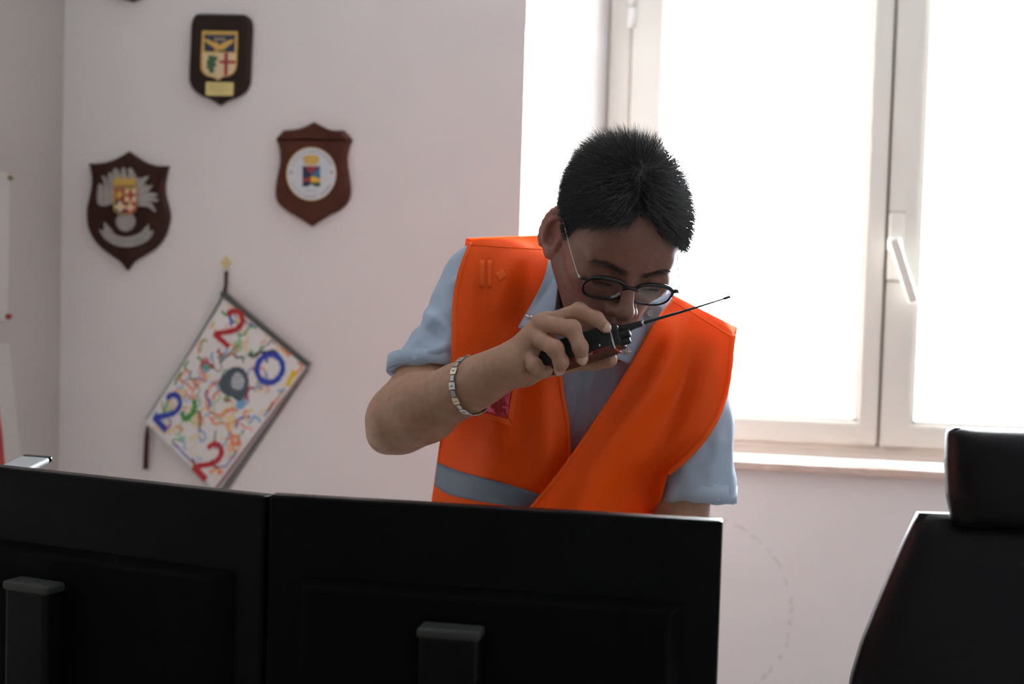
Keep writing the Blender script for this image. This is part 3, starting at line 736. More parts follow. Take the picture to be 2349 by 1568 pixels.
# ------------------------------------------------------------------ implicit surfaces for the figure
class Field:
    """groups of smooth-blended primitives; groups are joined with a plain union"""
    def __init__(s): s.groups = []
    def group(s): s.groups.append([]); return s
    def add(s, f, k=0.01, op='u'): s.groups[-1].append((f, op, k)); return s
    def cone(s, a, b, r1, r2, k=0.01, op='u'):
        a = np.asarray(a, float); b = np.asarray(b, float); ab = b - a; l2 = ab @ ab
        def f(p):
            q = p - a; t = np.clip(q @ ab / l2, 0, 1); return np.linalg.norm(q - t[:, None] * ab, axis=1) - (r1 + (r2 - r1) * t)
        return s.add(f, k, op)
    def chain(s, pts, rs, k=0.01, op='u'):
        for i in range(len(pts) - 1): s.cone(pts[i], pts[i + 1], rs[i], rs[i + 1], k, op)
        return s
    def ell(s, c, B, r, k=0.01, op='u'):
        c = np.asarray(c, float); B = np.asarray(B, float); r = np.asarray(r, float)
        def f(p):
            q = (p - c) @ B.T; k0 = np.linalg.norm(q / r, axis=1); k1 = np.linalg.norm(q / (r * r), axis=1)
            return k0 * (k0 - 1) / np.maximum(k1, 1e-6)
        return s.add(f, k, op)
    def half(s, c, n, k=0.003):
        """cuts away everything on the side n points to"""
        c = np.asarray(c, float); n = np.asarray(n, float); n = n / np.linalg.norm(n)
        return s.add(lambda p: (c - p) @ n, k, 's')
    @staticmethod
    def blend(d, e, op, k):
        if op == 's': e = -e; h = np.clip(0.5 + 0.5 * (e - d) / k, 0, 1); return d + (e - d) * h + k * h * (1 - h)
        h = np.clip(0.5 + 0.5 * (d - e) / k, 0, 1); return d + (e - d) * h - k * h * (1 - h)
    def evalg(s, g, p, act=None):
        d = None
        for i, (f, op, k) in enumerate(g):
            if act is not None and not act[i]: continue
            e = f(p)
            if d is None:
                if op == 's': continue
                d = e
            else: d = s.blend(d, e, op, k)
        return np.full(len(p), 9.0) if d is None else d
    def __call__(s, p):
        p = np.asarray(p, float); return np.min([s.evalg(g, p) for g in s.groups], axis=0)
    def grad(s, p, e=0.0008):
        g = np.stack([s(p + d) - s(p - d) for d in np.eye(3) * e], 1); return g / (np.linalg.norm(g, axis=1)[:, None] + 1e-12)

def polygonise(F, lo, hi, h, disp=None):
    """surface nets on the blocks the surface passes through"""
    B = 8; lo = np.asarray(lo, float); nb = np.ceil((np.asarray(hi) - lo) / (B * h)).astype(int)
    gi = np.stack(np.meshgrid(*[np.arange(n) for n in nb], indexing='ij'), -1).reshape(-1, 3)
    cen = lo + (gi + 0.5) * B * h; hd = B * h * 0.87
    gd = []; mats_ = []
    for g in F.groups:
        M = np.stack([f(cen) for f, _, _ in g]); mats_.append(M); gd.append(F.evalg(g, cen))
    gd = np.array(gd); d = gd.min(0)
    keep = np.abs(d) < hd * 1.5
    idx = np.where(keep)[0]
    loc = np.stack(np.meshgrid(*[np.arange(B + 1)] * 3, indexing='ij'), -1).reshape(-1, 3) * h
    V = np.empty((len(idx), B + 1, B + 1, B + 1), np.float32)
    for n, i in enumerate(idx):
        p = lo + gi[i] * B * h + loc
        best = None
        for gk, g in enumerate(F.groups):
            if gd[gk, i] > d[i] + 3 * hd: continue
            M = mats_[gk][:, i]; pos = [M[j] for j in range(len(g)) if g[j][1] == 'u']; mn = min(pos)
            act = [(M[j] < mn + 2.6 * hd + 2 * g[j][2]) if g[j][1] == 'u' else (M[j] < 1.5 * hd + 2 * g[j][2]) for j in range(len(g))]
            v = F.evalg(g, p, act); best = v if best is None else np.minimum(best, v)
        V[n] = best.reshape(B + 1, B + 1, B + 1)
    if disp is not None: pass
    base = gi[idx] * B
    sgn = V < 0
    cnt = sum(sgn[:, a:a + B, b:b + B, c:c + B].astype(np.int8) for a in (0, 1) for b in (0, 1) for c in (0, 1))
    ci = np.argwhere((cnt > 0) & (cnt < 8))
    acc = np.zeros((len(ci), 3)); num = np.zeros(len(ci))
    co = [(a, b, c) for a in (0, 1) for b in (0, 1) for c in (0, 1)]
    for q in co:
        for ax in range(3):
            if q[ax]: continue
            r = list(q); r[ax] = 1
            va = V[ci[:, 0], ci[:, 1] + q[0], ci[:, 2] + q[1], ci[:, 3] + q[2]].astype(float)
            vb = V[ci[:, 0], ci[:, 1] + r[0], ci[:, 2] + r[1], ci[:, 3] + r[2]].astype(float)
            m = (va < 0) != (vb < 0); t = np.where(m, va / np.where(m, va - vb, 1), 0)
            pos = np.array(q, float)[None].repeat(len(ci), 0); pos[:, ax] += t
            acc[m] += pos[m]; num[m] += 1
    cell = base[ci[:, 0]] + ci[:, 1:]
    verts = lo + (cell + acc / num[:, None]) * h
    K = 1 << 20
    key = lambda c: (c[:, 0].astype(np.int64) * K + c[:, 1]) * K + c[:, 2]
    kk = key(cell); order = np.argsort(kk); ks = kk[order]
    def find(c):
        k = key(c); j = np.searchsorted(ks, k); j = np.minimum(j, len(ks) - 1); ok = ks[j] == k; return np.where(ok, order[j], -1)
    quads = []
    for ax in range(3):
        o1, o2 = [(1, 2), (2, 0), (0, 1)][ax]
        a = sgn[:, :B, :B, :B]
        sl = [slice(None), slice(0, B), slice(0, B), slice(0, B)]; sl[ax + 1] = slice(1, B + 1); b = sgn[tuple(sl)]
        e = np.argwhere(a != b); n0 = base[e[:, 0]] + e[:, 1:]
        fl = a[e[:, 0], e[:, 1], e[:, 2], e[:, 3]]
        d1 = np.zeros(3, int); d1[o1] = 1; d2 = np.zeros(3, int); d2[o2] = 1
        q = np.stack([find(n0), find(n0 - d1), find(n0 - d1 - d2), find(n0 - d2)], 1)
        q[~fl] = q[~fl][:, ::-1]
        quads.append(q[(q >= 0).all(1)])
    return verts, np.concatenate(quads)

def vnormals(v, q):
    n = np.zeros_like(v); a = np.cross(v[q[:, 2]] - v[q[:, 0]], v[q[:, 3]] - v[q[:, 1]])
    for k in range(4): np.add.at(n, q[:, k], a)
    return n / (np.linalg.norm(n, axis=1)[:, None] + 1e-15)

# ------------------------------------------------------------------ the man: frames and joints
def rot2(v, a):   # clockwise turn in the picture plane
    x, y, z = v @ CR, v @ CU, v @ CF
    return (x * math.cos(a) + y * math.sin(a)) * CR + (-x * math.sin(a) + y * math.cos(a)) * CU + z * CF
TH, PS, PH = math.radians(37), math.radians(16), math.radians(7)
hF = math.cos(PS) * -CF + math.sin(PS) * CR; hR = math.cos(PS) * CR - math.sin(PS) * -CF; hU = CU.copy()
hF, hU = math.cos(TH) * hF - math.sin(TH) * hU, math.cos(TH) * hU + math.sin(TH) * hF
hF, hR, hU = (rot2(v, PH) for v in (hF, hR, hU))
HB = np.stack([hR, hF, hU])                      # rows: picture right, face forward, crown up
_t = P(1447, 666, 1.79); HO = _t - HB.T @ np.array([0, 0.104, -0.010])
HSC = 1.0
def hl(a, b, c): return HO + HB.T @ (np.array([a, b, c]) * HSC)
def tohead(p): return (p - HO) @ HB.T / HSC

NECK0, NECK1 = hl(0, -0.035, -0.06), P(1385, 745, 2.03)
SHR, ELR, WRR = P(1120, 662, 2.03), P(918, 962, 1.935), P(1176, 836, 1.79)     # his right arm (picture left)
SHL, ELL, WRL = P(1572, 812, 2.05), P(1560, 1265, 2.07), None
PELV = np.array([P(1262, 1400, 2.24)[0], P(1262, 1400, 2.24)[1], 0.90])
WRL = np.array([P(1540, 1500, 1.90)[0], 1.80, 0.80])

# ------------------------------------------------------------------ body: one continuous skin surface
F = Field()
F.group()                                                     # head, neck and trunk
E = lambda c, r, k=0.012, op='u': F.ell(hl(*c), HB, np.array(r) * HSC, k, op)
C = lambda a, b, r1, r2, k=0.012, op='u': F.cone(hl(*a), hl(*b), r1, r2, k, op)
E((0, -0.013, 0.026), (0.0755, 0.096, 0.087), 0.01)           # cranium
E((0, 0.040, 0.034), (0.060, 0.050, 0.050), 0.03)             # forehead
E((0, 0.030, -0.028), (0.064, 0.060, 0.080), 0.03)            # face mass
for s in (-1, 1):
    C((s * 0.056, -0.002, -0.050), (s * 0.022, 0.060, -0.100), 0.018, 0.017, 0.025)   # jaw
    E((s * 0.044, 0.058, -0.022), (0.022, 0.022, 0.018), 0.02)                         # cheekbone
    C((s * 0.014, 0.0845, 0.013), (s * 0.046, 0.069, 0.016), 0.0090, 0.008, 0.012)      # brow ridge
E((0, 0.072, -0.104), (0.022, 0.018, 0.017), 0.02)            # chin
E((0, 0.074, -0.066), (0.034, 0.024, 0.030), 0.02)            # mouth bulge
for s in (-1, 1): E((s * 0.033, 0.101, -0.008), (0.022, 0.022, 0.014), 0.014, 's')       # eye sockets
for s in (-1, 1):
    E((s * 0.0315, 0.0712, -0.009), (0.0145, 0.0135, 0.0125), 0.004)                    # lowered lids over the eyes
    E((s * 0.0315, 0.0855, -0.0205), (0.013, 0.004, 0.0012), 0.003, 's')                # lid crease
C((0, 0.083, 0.008), (0, 0.109, -0.034), 0.0072, 0.0092, 0.009)                         # nose bridge
E((0, 0.1125, -0.040), (0.0115, 0.0115, 0.0105), 0.008)       # nose tip
for s in (-1, 1):
    E((s * 0.0128, 0.100, -0.045), (0.0085, 0.011, 0.0085), 0.006)                      # wings
    E((s * 0.0065, 0.107, -0.0515), (0.0035, 0.006, 0.004), 0.003, 's')                 # nostrils
E((0, 0.0925, -0.0655), (0.021, 0.0085, 0.0055), 0.005)       # lips
E((0, 0.0915, -0.0765), (0.0185, 0.0088, 0.0062), 0.005)
E((0, 0.1015, -0.0708), (0.022, 0.008, 0.0011), 0.003, 's')
E((0, 0.101, -0.056), (0.004, 0.006, 0.009), 0.006, 's')      # philtrum
F.cone(NECK0, NECK1, 0.056, 0.060, 0.03)
F.cone(hl(0, 0.025, -0.085), NECK1 + CF * 0.015, 0.035, 0.045, 0.03)
CHEST = P(1348, 860, 2.10); BELLY = P(1268, 1150, 2.17)
TB = np.stack([rot2(CR, math.radians(14)), CF, rot2(CU, math.radians(14))])
F.ell(CHEST, TB, (0.150, 0.090, 0.175), 0.05); F.ell(BELLY, TB, (0.135, 0.085, 0.17), 0.06); F.cone(BELLY, PELV, 0.10, 0.11, 0.06)
F.cone(SHR, SHL, 0.045, 0.045, 0.05)
# ears
for s in (-1, 1):
    v = HB.T @ np.array([s * 0.55, -0.83, 0.0]); u = HB.T @ np.array([0, -0.22, 0.975]); u = u - v * (u @ v); u /= np.linalg.norm(u); n = np.cross(u, v)
    n = n if n @ (HB.T @ np.array([s, 0.6, 0])) > 0 else -n
    ec = hl(s * 0.0715, -0.004, -0.017)
    F.group()
    EB = np.stack([u, v, n])
    F.ell(ec + v * 0.012 + u * 0.002, EB, (0.033, 0.020, 0.0062), 0.006); F.ell(ec + v * 0.004 - n * 0.004, EB, (0.024, 0.012, 0.008), 0.008)
    F.ell(ec + v * 0.006 - u * 0.026, EB, (0.010, 0.009, 0.0055), 0.008)
    F.ell(ec + v * 0.015 + n * 0.0065 + u * 0.006, EB, (0.023, 0.0125, 0.0065), 0.004, 's')
    F.ell(ec + v * 0.009 + n * 0.004 - u * 0.004, EB, (0.012, 0.009, 0.007), 0.004, 's')
    rim = [ec + v * (0.014 + 0.0185 * math.sin(t)) + u * (0.002 + 0.0325 * math.cos(t)) + n * 0.0018 for t in np.linspace(-0.9, 2.5, 11)]
    F.chain(rim, [0.0038] * 11, 0.004)
    F.chain([ec + v * (0.015 + 0.0105 * math.sin(t)) + u * (0.001 + 0.020 * math.cos(t)) + n * 0.003 for t in np.linspace(0.1, 2.6, 7)], [0.0030] * 7, 0.004)
    F.cone(ec - v * 0.001 - u * 0.004 + n * 0.003, ec - v * 0.001 - u * 0.012 + n * 0.003, 0.005, 0.004, 0.005)

# his right arm and the hand that holds the radio
F.group()
EM = ELR + (WRR - ELR) * 0.22
F.cone(SHR, ELR, 0.044, 0.042, 0.02); F.cone(ELR, EM, 0.042, 0.0445, 0.02); F.cone(EM, ELR + (WRR - ELR) * 0.60, 0.0435, 0.033, 0.02); F.cone(ELR + (WRR - ELR) * 0.55, WRR, 0.0335, 0.0235, 0.015)
F.cone(ELR, P(884, 998, 1.955), 0.036, 0.024, 0.02)
wr2 = P(1170, 832, 1.785); F.cone(ELR + (WRR - ELR) * 0.75, wr2, 0.028, 0.021, 0.02)
FING = {
 'index':  [(1262, 737, 1.785), (1328, 713, 1.757), (1368, 731, 1.752), (1389, 750, 1.757)],
 'middle': [(1243, 742, 1.776), (1312, 753, 1.744), (1331, 796, 1.738), (1335, 822, 1.745)],
 'ring':   [(1226, 772, 1.775), (1273, 799, 1.742), (1287, 830, 1.744), (1284, 846, 1.754)],
 'pinky':  [(1207, 806, 1.782), (1226, 838, 1.760), (1240, 852, 1.768), (1256, 850, 1.784)],
}
FRAD = {'index': (0.0112, 0.0098, 0.0085, 0.0074), 'middle': (0.0115, 0.0103, 0.0090, 0.0080), 'ring': (0.0110, 0.0100, 0.0089, 0.0078), 'pinky': (0.0102, 0.0092, 0.0080, 0.0070)}
for nme, ch_ in FING.items():
    m0 = P(*ch_[0]); kr = {'index': 0.019, 'middle': 0.019, 'ring': 0.0185, 'pinky': 0.0165}[nme]
    w0 = {'index': wr2, 'middle': wr2 * 0.6 + WRR * 0.4, 'ring': wr2 * 0.3 + WRR * 0.7, 'pinky': WRR}[nme]
    F.cone(w0, m0 + CF * 0.006, 0.0170, kr * 0.70, 0.010)
TB0 = P(1200, 846, 1.815)
F.cone(WRR, TB0, 0.022, 0.021, 0.012); F.cone(TB0, P(1262, 836, 1.840), 0.020, 0.0155, 0.012)
THUMB = [P(1262, 838, 1.840), P(1335, 828, 1.832), P(1368, 827, 1.826), P(1397, 824, 1.818)]
for nme, ch_ in FING.items():
    F.group(); pts = [P(*c) for c in ch_]; r = FRAD[nme]
    F.chain(pts, r, 0.0035)
    F.cone(pts[0], pts[0] + (pts[0] - pts[1]) * 0.10 + CF * 0.004, r[0] * 0.98, r[0] * 1.04, 0.004)
    for j in (1, 2): F.ell(pts[j], np.eye(3), np.array([1, 1, 1]) * r[j] * 1.07, 0.004)      # knuckles
F.group(); F.chain(THUMB, (0.0150, 0.0118, 0.0120, 0.0108), 0.004)

# his left arm, hand flat on the desk
F.group()
F.cone(SHL, ELL, 0.044, 0.041, 0.02); F.cone(ELL, ELL + (WRL - ELL) * 0.3, 0.041, 0.042, 0.02); F.cone(ELL + (WRL - ELL) * 0.3, WRL, 0.042, 0.027, 0.02)
hx = np.array([1.0, 0, 0]); hy = np.array([0.0, -1, 0])
PALM = WRL + np.array([-0.01, -0.07, -0.030])
F.cone(WRL, PALM, 0.026, 0.020, 0.02)
for k, (ox, ln_, oy) in enumerate(((-0.034, 0.07, 0.0), (-0.012, 0.08, -0.012), (0.010, 0.074, -0.008), (0.031, 0.058, 0.004))):
    b0 = PALM + hx * ox + hy * (0.012 - oy) + np.array([0, 0, -0.006]); F.cone(PALM, b0, 0.018, 0.013, 0.012)
for k, (ox, ln_, oy) in enumerate(((-0.034, 0.07, 0.0), (-0.012, 0.08, -0.012), (0.010, 0.074, -0.008), (0.031, 0.058, 0.004))):
    b0 = PALM + hx * ox + hy * (0.012 - oy) + np.array([0, 0, -0.006]); dv = hy + hx * ox * 4; dv /= np.linalg.norm(dv)
    F.group(); e1 = b0 + dv * ln_ * 0.55 + np.array([0, 0, 0.002]); e2 = b0 + dv * ln_; e2[2] = ZD + 0.009
    F.chain([b0, e1, e2], (0.0105, 0.0095, 0.0078), 0.004)
F.group(); F.chain([WRL + np.array([-0.012, -0.02, -0.02]), PALM + hx * -0.052 + hy * 0.0 + np.array([0, 0, -0.012]), PALM + hx * -0.078 + hy * 0.035 + np.array([0, 0, -0.017])], (0.017, 0.0125, 0.0095), 0.006)

allp = np.array([hl(0, 0, 0.14), hl(0.1, 0.13, -0.13), hl(-0.12, -0.12, 0), ELR, SHR, SHL, ELL, PELV, P(884, 1010, 1.95), P(1420, 740, 1.72), PALM + [0.06, -0.12, -0.05], PALM])
bv, bq = polygonise(F, allp.min(0) - 0.075, allp.max(0) + 0.075, 0.0021)
# skin colour: lips, brows, cap of short hair roots, nails, moles
LC = tohead(bv)
def lin(*c): return np.array([((x / 255) / 12.92 if x / 255 <= 0.04045 else ((x / 255 + 0.055) / 1.055) ** 2.4) for x in c])
SK = np.array([0.40, 0.225, 0.15]); col = np.repeat(SK[None], len(bv), 0)
inhead = (np.abs(LC) < [0.12, 0.14, 0.15]).all(1)
_dh = np.min([F.evalg(g, bv) for g in F.groups[:3]], axis=0); _da = np.min([F.evalg(g, bv) for g in F.groups[3:]], axis=0); inhead &= _dh < _da
isear = np.min([F.evalg(g, bv) for g in F.groups[1:3]], axis=0) < F.evalg(F.groups[0], bv)
def paint(w, c, strength=1.0):
    global col
    w = np.clip(w, 0, 1)[:, None] * strength; col = col * (1 - w) + np.asarray(c) * w
g3 = lambda c, r: np.exp(-(((LC - np.array(c)) / np.array(r)) ** 2).sum(1))
paint(inhead * 1.0, (0.235, 0.10, 0.072), 1.0)                                         # face darker and ruddier than the arm
paint(inhead * (g3((0, 0.09, -0.07), (0.05, 0.03, 0.03)) + g3((0, 0.07, -0.10), (0.05, 0.04, 0.03))), (0.15, 0.08, 0.062), 0.45)   # shaved beard
paint(inhead * g3((0, 0.105, -0.071), (0.020, 0.02, 0.010)), (0.24, 0.08, 0.065), 0.8)
paint(inhead * isear * 1.0, (0.34, 0.135, 0.10), 0.9)  # ears painted redder for daylight glowing through them
for s in (-1, 1): paint(inhead * np.exp(-((LC[:, 2] + 0.0195) / 0.0016) ** 2) * (np.abs(LC[:, 0] - s * 0.0315) < 0.0135) * (LC[:, 1] > 0.074), (0.02, 0.014, 0.012))
def brow(L):
    a = np.abs(L[:, 0]); cc_ = 0.0085 + 0.0060 * np.clip((a - 0.010) / 0.030, 0, 1) - 0.006 * np.clip((a - 0.040) / 0.014, 0, 1)
    return (np.abs(L[:, 2] - cc_) < 0.0046 - 0.0026 * np.clip((a - 0.03) / 0.02, 0, 1)) * (a > 0.009) * (a < 0.052) * (L[:, 1] > 0.045)
paint(inhead * brow(LC) * 1.0, (0.04, 0.024, 0.02), 0.5)
HLX = np.array([0, 15, 30, 45, 55, 62, 70, 78, 86, 91, 112, 120, 140, 180]); HLC = np.array([0.074, 0.068, 0.058, 0.048, 0.036, 0.020, -0.002, -0.010, -0.006, 0.008, 0.0, -0.035, -0.060, -0.066])
def hairline(L):
    ph = np.degrees(np.arctan2(np.abs(L[:, 0]), L[:, 1] + 0.005)); base = np.interp(ph, HLX, HLC)
    base = base + 0.010 * np.exp(-((L[:, 0] + 0.006) / 0.012) ** 2) * (ph < 50)
    return base - 0.010 * np.clip(L[:, 0] / 0.05, 0, 1) * (ph < 60)
ear_ex = np.abs(LC[:, 0]) > 0.0815
hm = inhead & (LC[:, 2] > hairline(LC)) & ~(ear_ex & (LC[:, 2] < 0.03))
paint(np.clip((LC[:, 2] - hairline(LC)) / 0.006, 0, 1) * hm, (0.012, 0.011, 0.011))
for mx_ in ((1284, 688), (1294, 660), (1299, 616)):
    rr_ = ray(*mx_); dd = bv - CAM; tt = dd @ rr_ / (rr_ @ rr_); w = np.linalg.norm(dd - tt[:, None] * rr_, axis=1)
    paint((w < 0.0016) * inhead, (0.09, 0.04, 0.03))
NAIL = []
for nme, ch_ in FING.items():
    if nme == 'pinky': continue
    t0, t1 = P(*ch_[2]), P(*ch_[3]); ax_ = (t1 - t0) / np.linalg.norm(t1 - t0); NAIL.append((t1, ax_, FRAD[nme][3]))
M_skin = bpy.data.materials.new('skin'); M_skin.use_nodes = True
nt = M_skin.node_tree; b = nt.nodes['Principled BSDF']; vc = nt.nodes.new('ShaderNodeVertexColor'); vc.layer_name = 'Col'
b.inputs['Roughness'].default_value = 0.48; b.inputs['Subsurface Weight'].default_value = 0.22; b.inputs['Subsurface Radius'].default_value = (1.0, 0.28, 0.14); b.inputs['Subsurface Scale'].default_value = 0.008
tcs = nt.nodes.new('ShaderNodeTexCoord'); ns = nt.nodes.new('ShaderNodeTexNoise'); ns.inputs['Scale'].default_value = 90; ns.inputs['Detail'].default_value = 6
nt.links.new(tcs.outputs['Object'], ns.inputs['Vector'])
hs = nt.nodes.new('ShaderNodeMix'); hs.data_type = 'RGBA'; hs.blend_type = 'MULTIPLY'; hs.inputs[0].default_value = 1.0
rmp = nt.nodes.new('ShaderNodeMapRange'); rmp.inputs[1].default_value = 0.3; rmp.inputs[2].default_value = 0.7; rmp.inputs[3].default_value = 0.86; rmp.inputs[4].default_value = 1.06
nt.links.new(ns.outputs['Fac'], rmp.inputs[0]); nt.links.new(vc.outputs[0], hs.inputs[6]); nt.links.new(rmp.outputs[0], hs.inputs[7]); nt.links.new(hs.outputs[2], b.inputs['Base Color'])
ns2 = nt.nodes.new('ShaderNodeTexNoise'); ns2.inputs['Scale'].default_value = 420; nt.links.new(tcs.outputs['Object'], ns2.inputs['Vector'])
bp = nt.nodes.new('ShaderNodeBump'); bp.inputs['Strength'].default_value = 0.18; bp.inputs['Distance'].default_value = 0.001; nt.links.new(ns2.outputs['Fac'], bp.inputs['Height']); nt.links.new(bp.outputs[0], b.inputs['Normal'])

man = empty('person', (PELV[0], PELV[1], 0.0))
tag(man, 'man in orange safety vest and glasses speaking into a handheld radio', 'person')
me = npmesh('body', bv, bq)
ca = me.color_attributes.new('Col', 'FLOAT_COLOR', 'POINT'); ca.data.foreach_set('color', np.concatenate([col, np.ones((len(col), 1))], 1).astype(np.float32).ravel())
body = link('body', me, M_skin, man, True)

# finger nails
M_nail = mat('finger_nail', (0.62, 0.40, 0.32), 0.25)
for t1, ax_, r in NAIL:
    nrm = -CF - ax_ * (-CF @ ax_); nrm /= np.linalg.norm(nrm); sd = np.cross(ax_, nrm); vs = []; fs = []; nu, nv = 7, 6
    for i in range(nv):
        for j in range(nu):
            u_ = -1 + 2 * j / (nu - 1); v_ = i / (nv - 1); an_ = u_ * 0.85 * (0.86 + 0.14 * math.sin(math.pi * v_))
            ln_ = -0.0055 + 0.0115 * v_ - (0.0016 * u_ * u_ if v_ > 0.5 else -0.001 * u_ * u_)
            vs.append(t1 + ax_ * ln_ + (sd * math.sin(an_) + nrm * math.cos(an_)) * (r * 1.035 - 0.0035 * max(0, v_ - 0.55) ** 1.5))
    for i in range(nv - 1):
        for j in range(nu - 1): fs.append((i * nu + j, i * nu + j + 1, (i + 1) * nu + j + 1, (i + 1) * nu + j))
    o = link('fingernail', pymesh('fingernail', vs, fs), M_nail, man, True); md = o.modifiers.new('t', 'SOLIDIFY'); md.thickness = 0.0006

# ------------------------------------------------------------------ hair
bn = vnormals(bv, bq); Ln = bn @ HB.T
M_hair = mat('dark_hair', (0.036, 0.035, 0.039), 0.32, spec=0.7)
M_hairg = mat('grey_hair', (0.16, 0.155, 0.15), 0.4)
HeadF = Field(); HeadF.groups = [F.groups[0][:2]]
def strands(name, roots, dirs, lens, lifts, rad, m, parent, segs=6, curl=0.3, follow=True, keep=0.0015, bend=None):
    """tapered three-sided hairs; roots in world space"""
    n = len(roots); t = np.linspace(0, 1, segs + 1)
    nr = HeadF.grad(roots) if follow else None
    pts = np.empty((n, segs + 1, 3)); pts[:, 0] = roots; d = dirs * np.cos(lifts)[:, None] + (nr if follow else bend) * np.sin(lifts)[:, None]
    for k in range(segs):
        p = pts[:, k] + d * (lens / segs)[:, None]
        if follow:
            sd = HeadF(p); nn_ = HeadF.grad(p); need = keep + 0.0035 * np.clip((k + 1) / 2, 0, 1)
            p += nn_ * np.clip(need - sd, 0, 0.01)[:, None]
            d = p - pts[:, k]; d /= np.linalg.norm(d, axis=1)[:, None] + 1e-9
            d = d - nn_ * curl * np.clip(sd / 0.012, 0, 1)[:, None] / segs * 2 + rng.normal(0, 0.06, d.shape)
            d /= np.linalg.norm(d, axis=1)[:, None]
        elif bend is not None:
            d = d + rng.normal(0, 0.05, d.shape)
        pts[:, k + 1] = p
    tang = np.gradient(pts, axis=1); tang /= np.linalg.norm(tang, axis=2)[..., None] + 1e-12
    e1 = np.cross(tang, CF); e1 /= np.linalg.norm(e1, axis=2)[..., None] + 1e-9; e2 = np.cross(tang, e1)
    rr_ = rad * (1 - t ** 2 * 0.85)
    V = np.stack([pts + (e1 * math.cos(a) + e2 * math.sin(a)) * rr_[None, :, None] for a in (0, 2.094, 4.189)], 2)   # n, seg+1, 3, 3
    idx = np.arange(n * (segs + 1) * 3).reshape(n, segs + 1, 3); q = []
    for k in range(3):
        k2 = (k + 1) % 3
        q.append(np.stack([idx[:, :-1, k], idx[:, :-1, k2], idx[:, 1:, k2], idx[:, 1:, k]], -1).reshape(-1, 4))
    me = npmesh(name, V.reshape(-1, 3), np.concatenate(q))
    return link(name, me, m, parent, True)
cand = np.where(hm & (LC[:, 2] > hairline(LC) + 0.001))[0]
WH = np.array([0.000, 0.006, 0.117])
def hairset(N, name, m, lenk=1.0, rad=0.00030, liftk=1.0):
    pick = rng.choice(cand, N); L = LC[pick]; r0 = bv[pick] - bn[pick] * 0.001 + rng.normal(0, 0.0008, (N, 3))
    out = L - WH; out /= np.linalg.norm(out, axis=1)[:, None] + 1e-9
    nl = Ln[pick]; out = out - nl * (out * nl).sum(1)[:, None]; out /= np.linalg.norm(out, axis=1)[:, None] + 1e-6
    top = np.clip((L[:, 2] - 0.01) / 0.085, 0, 1); front = np.clip(L[:, 1] / 0.06, 0, 1)
    sweep = np.stack([np.where(L[:, 0] > -0.012, 0.75, -0.55) * front, 0.0 * front, -0.1 * front], 1)
    out = out + sweep + np.stack([np.zeros(N), -0.35 * (1 - top) * (1 - front), -0.4 * (1 - top)], 1) + rng.normal(0, 0.16, (N, 3)); out /= np.linalg.norm(out, axis=1)[:, None]
    near = np.linalg.norm(L - WH, axis=1)
    ln_ = (0.007 + 0.027 * top ** 1.3 + 0.006 * front * top) * lenk * rng.uniform(0.7, 1.2, N)
    edge = np.clip((L[:, 2] - hairline(L)) / 0.02, 0.35, 1); 
    ln_ = ln_ * np.where(front > 0.3, 1, edge); ln_ = np.where((L[:, 2] < 0.012) & (np.abs(L[:, 0]) > 0.055), 0.0045, ln_)
    lift = (0.32 + 0.25 * top + 0.4 * np.exp(-(near / 0.03) ** 2) + 0.25 * (L[:, 1] < -0.01) * top) * liftk * rng.uniform(0.7, 1.25, N)
    return strands(name, r0, out @ HB, ln_, lift, rad, m, man)
o = hairset(15000, 'hair', M_hair); tag(o, 'short black tousled hair', kind='stuff')
M_hairm = mat('brown_hair', (0.065, 0.06, 0.058), 0.35, spec=0.6)
o = hairset(3500, 'lighter_hairs', M_hairm, 1.05, 0.00026, 1.05); tag(o, kind='stuff')
o = hairset(2200, 'grey_hairs', M_hairg, 1.1, 0.00022, 1.1); tag(o, 'scattered grey hairs on the crown', kind='stuff')
# fringe: longer loose hairs over the hairline
fr = np.where(hm & (LC[:, 2] < hairline(LC) + 0.016) & (LC[:, 1] > 0.025))[0]
pick = rng.choice(fr, 900); L = LC[pick]
dl = np.stack([np.where(L[:, 0] > -0.01, 0.55, -0.45), np.full(900, 0.35), np.full(900, -0.9)], 1) + rng.normal(0, 0.28, (900, 3)); dl /= np.linalg.norm(dl, axis=1)[:, None]
o = strands('fringe', bv[pick], dl @ HB, rng.uniform(0.008, 0.020, 900) * np.where(L[:, 0] > 0.01, 1.25, 0.8), np.full(900, 0.25), 0.00024, M_hair, man); tag(o, kind='stuff')
# eyebrows and lashes
bc = np.where(inhead & brow(LC) & (bn @ -CF > -0.2))[0]
pick = rng.choice(bc, 520); L = LC[pick]; dirl = np.stack([np.sign(L[:, 0]) * 0.9, np.full(len(L), 0.15), np.where(np.abs(L[:, 0]) < 0.03, 0.45, -0.15)], 1) + rng.normal(0, 0.15, (len(L), 3))
dirl /= np.linalg.norm(dirl, axis=1)[:, None]
o = strands('eyebrows', bv[pick] - bn[pick] * 0.0005, dirl @ HB, rng.uniform(0.005, 0.009, 520), np.full(520, 0.35), 0.00016, M_hair, man, 4, follow=False, bend=bn[pick]); tag(o, kind='stuff')
lr, ld = [], []
for s in (-1, 1):
    for k in range(46):
        a = -0.0125 + 0.025 * k / 45; lr.append(hl(s * 0.0315 + a, 0.0835 - 0.35 * abs(a) ** 1.0 * (abs(a) / 0.0125), -0.0192)); ld.append(HB.T @ np.array([a * 12, 0.85, -0.45]))
lr = np.array(lr); ld = np.array(ld); ld /= np.linalg.norm(ld, axis=1)[:, None]
o = strands('eyelashes', lr, ld, rng.uniform(0.006, 0.009, len(lr)), np.full(len(lr), 0.1), 0.00016, M_hair, man, 3, follow=False, bend=np.repeat(hU[None], len(lr), 0)); tag(o, kind='stuff')

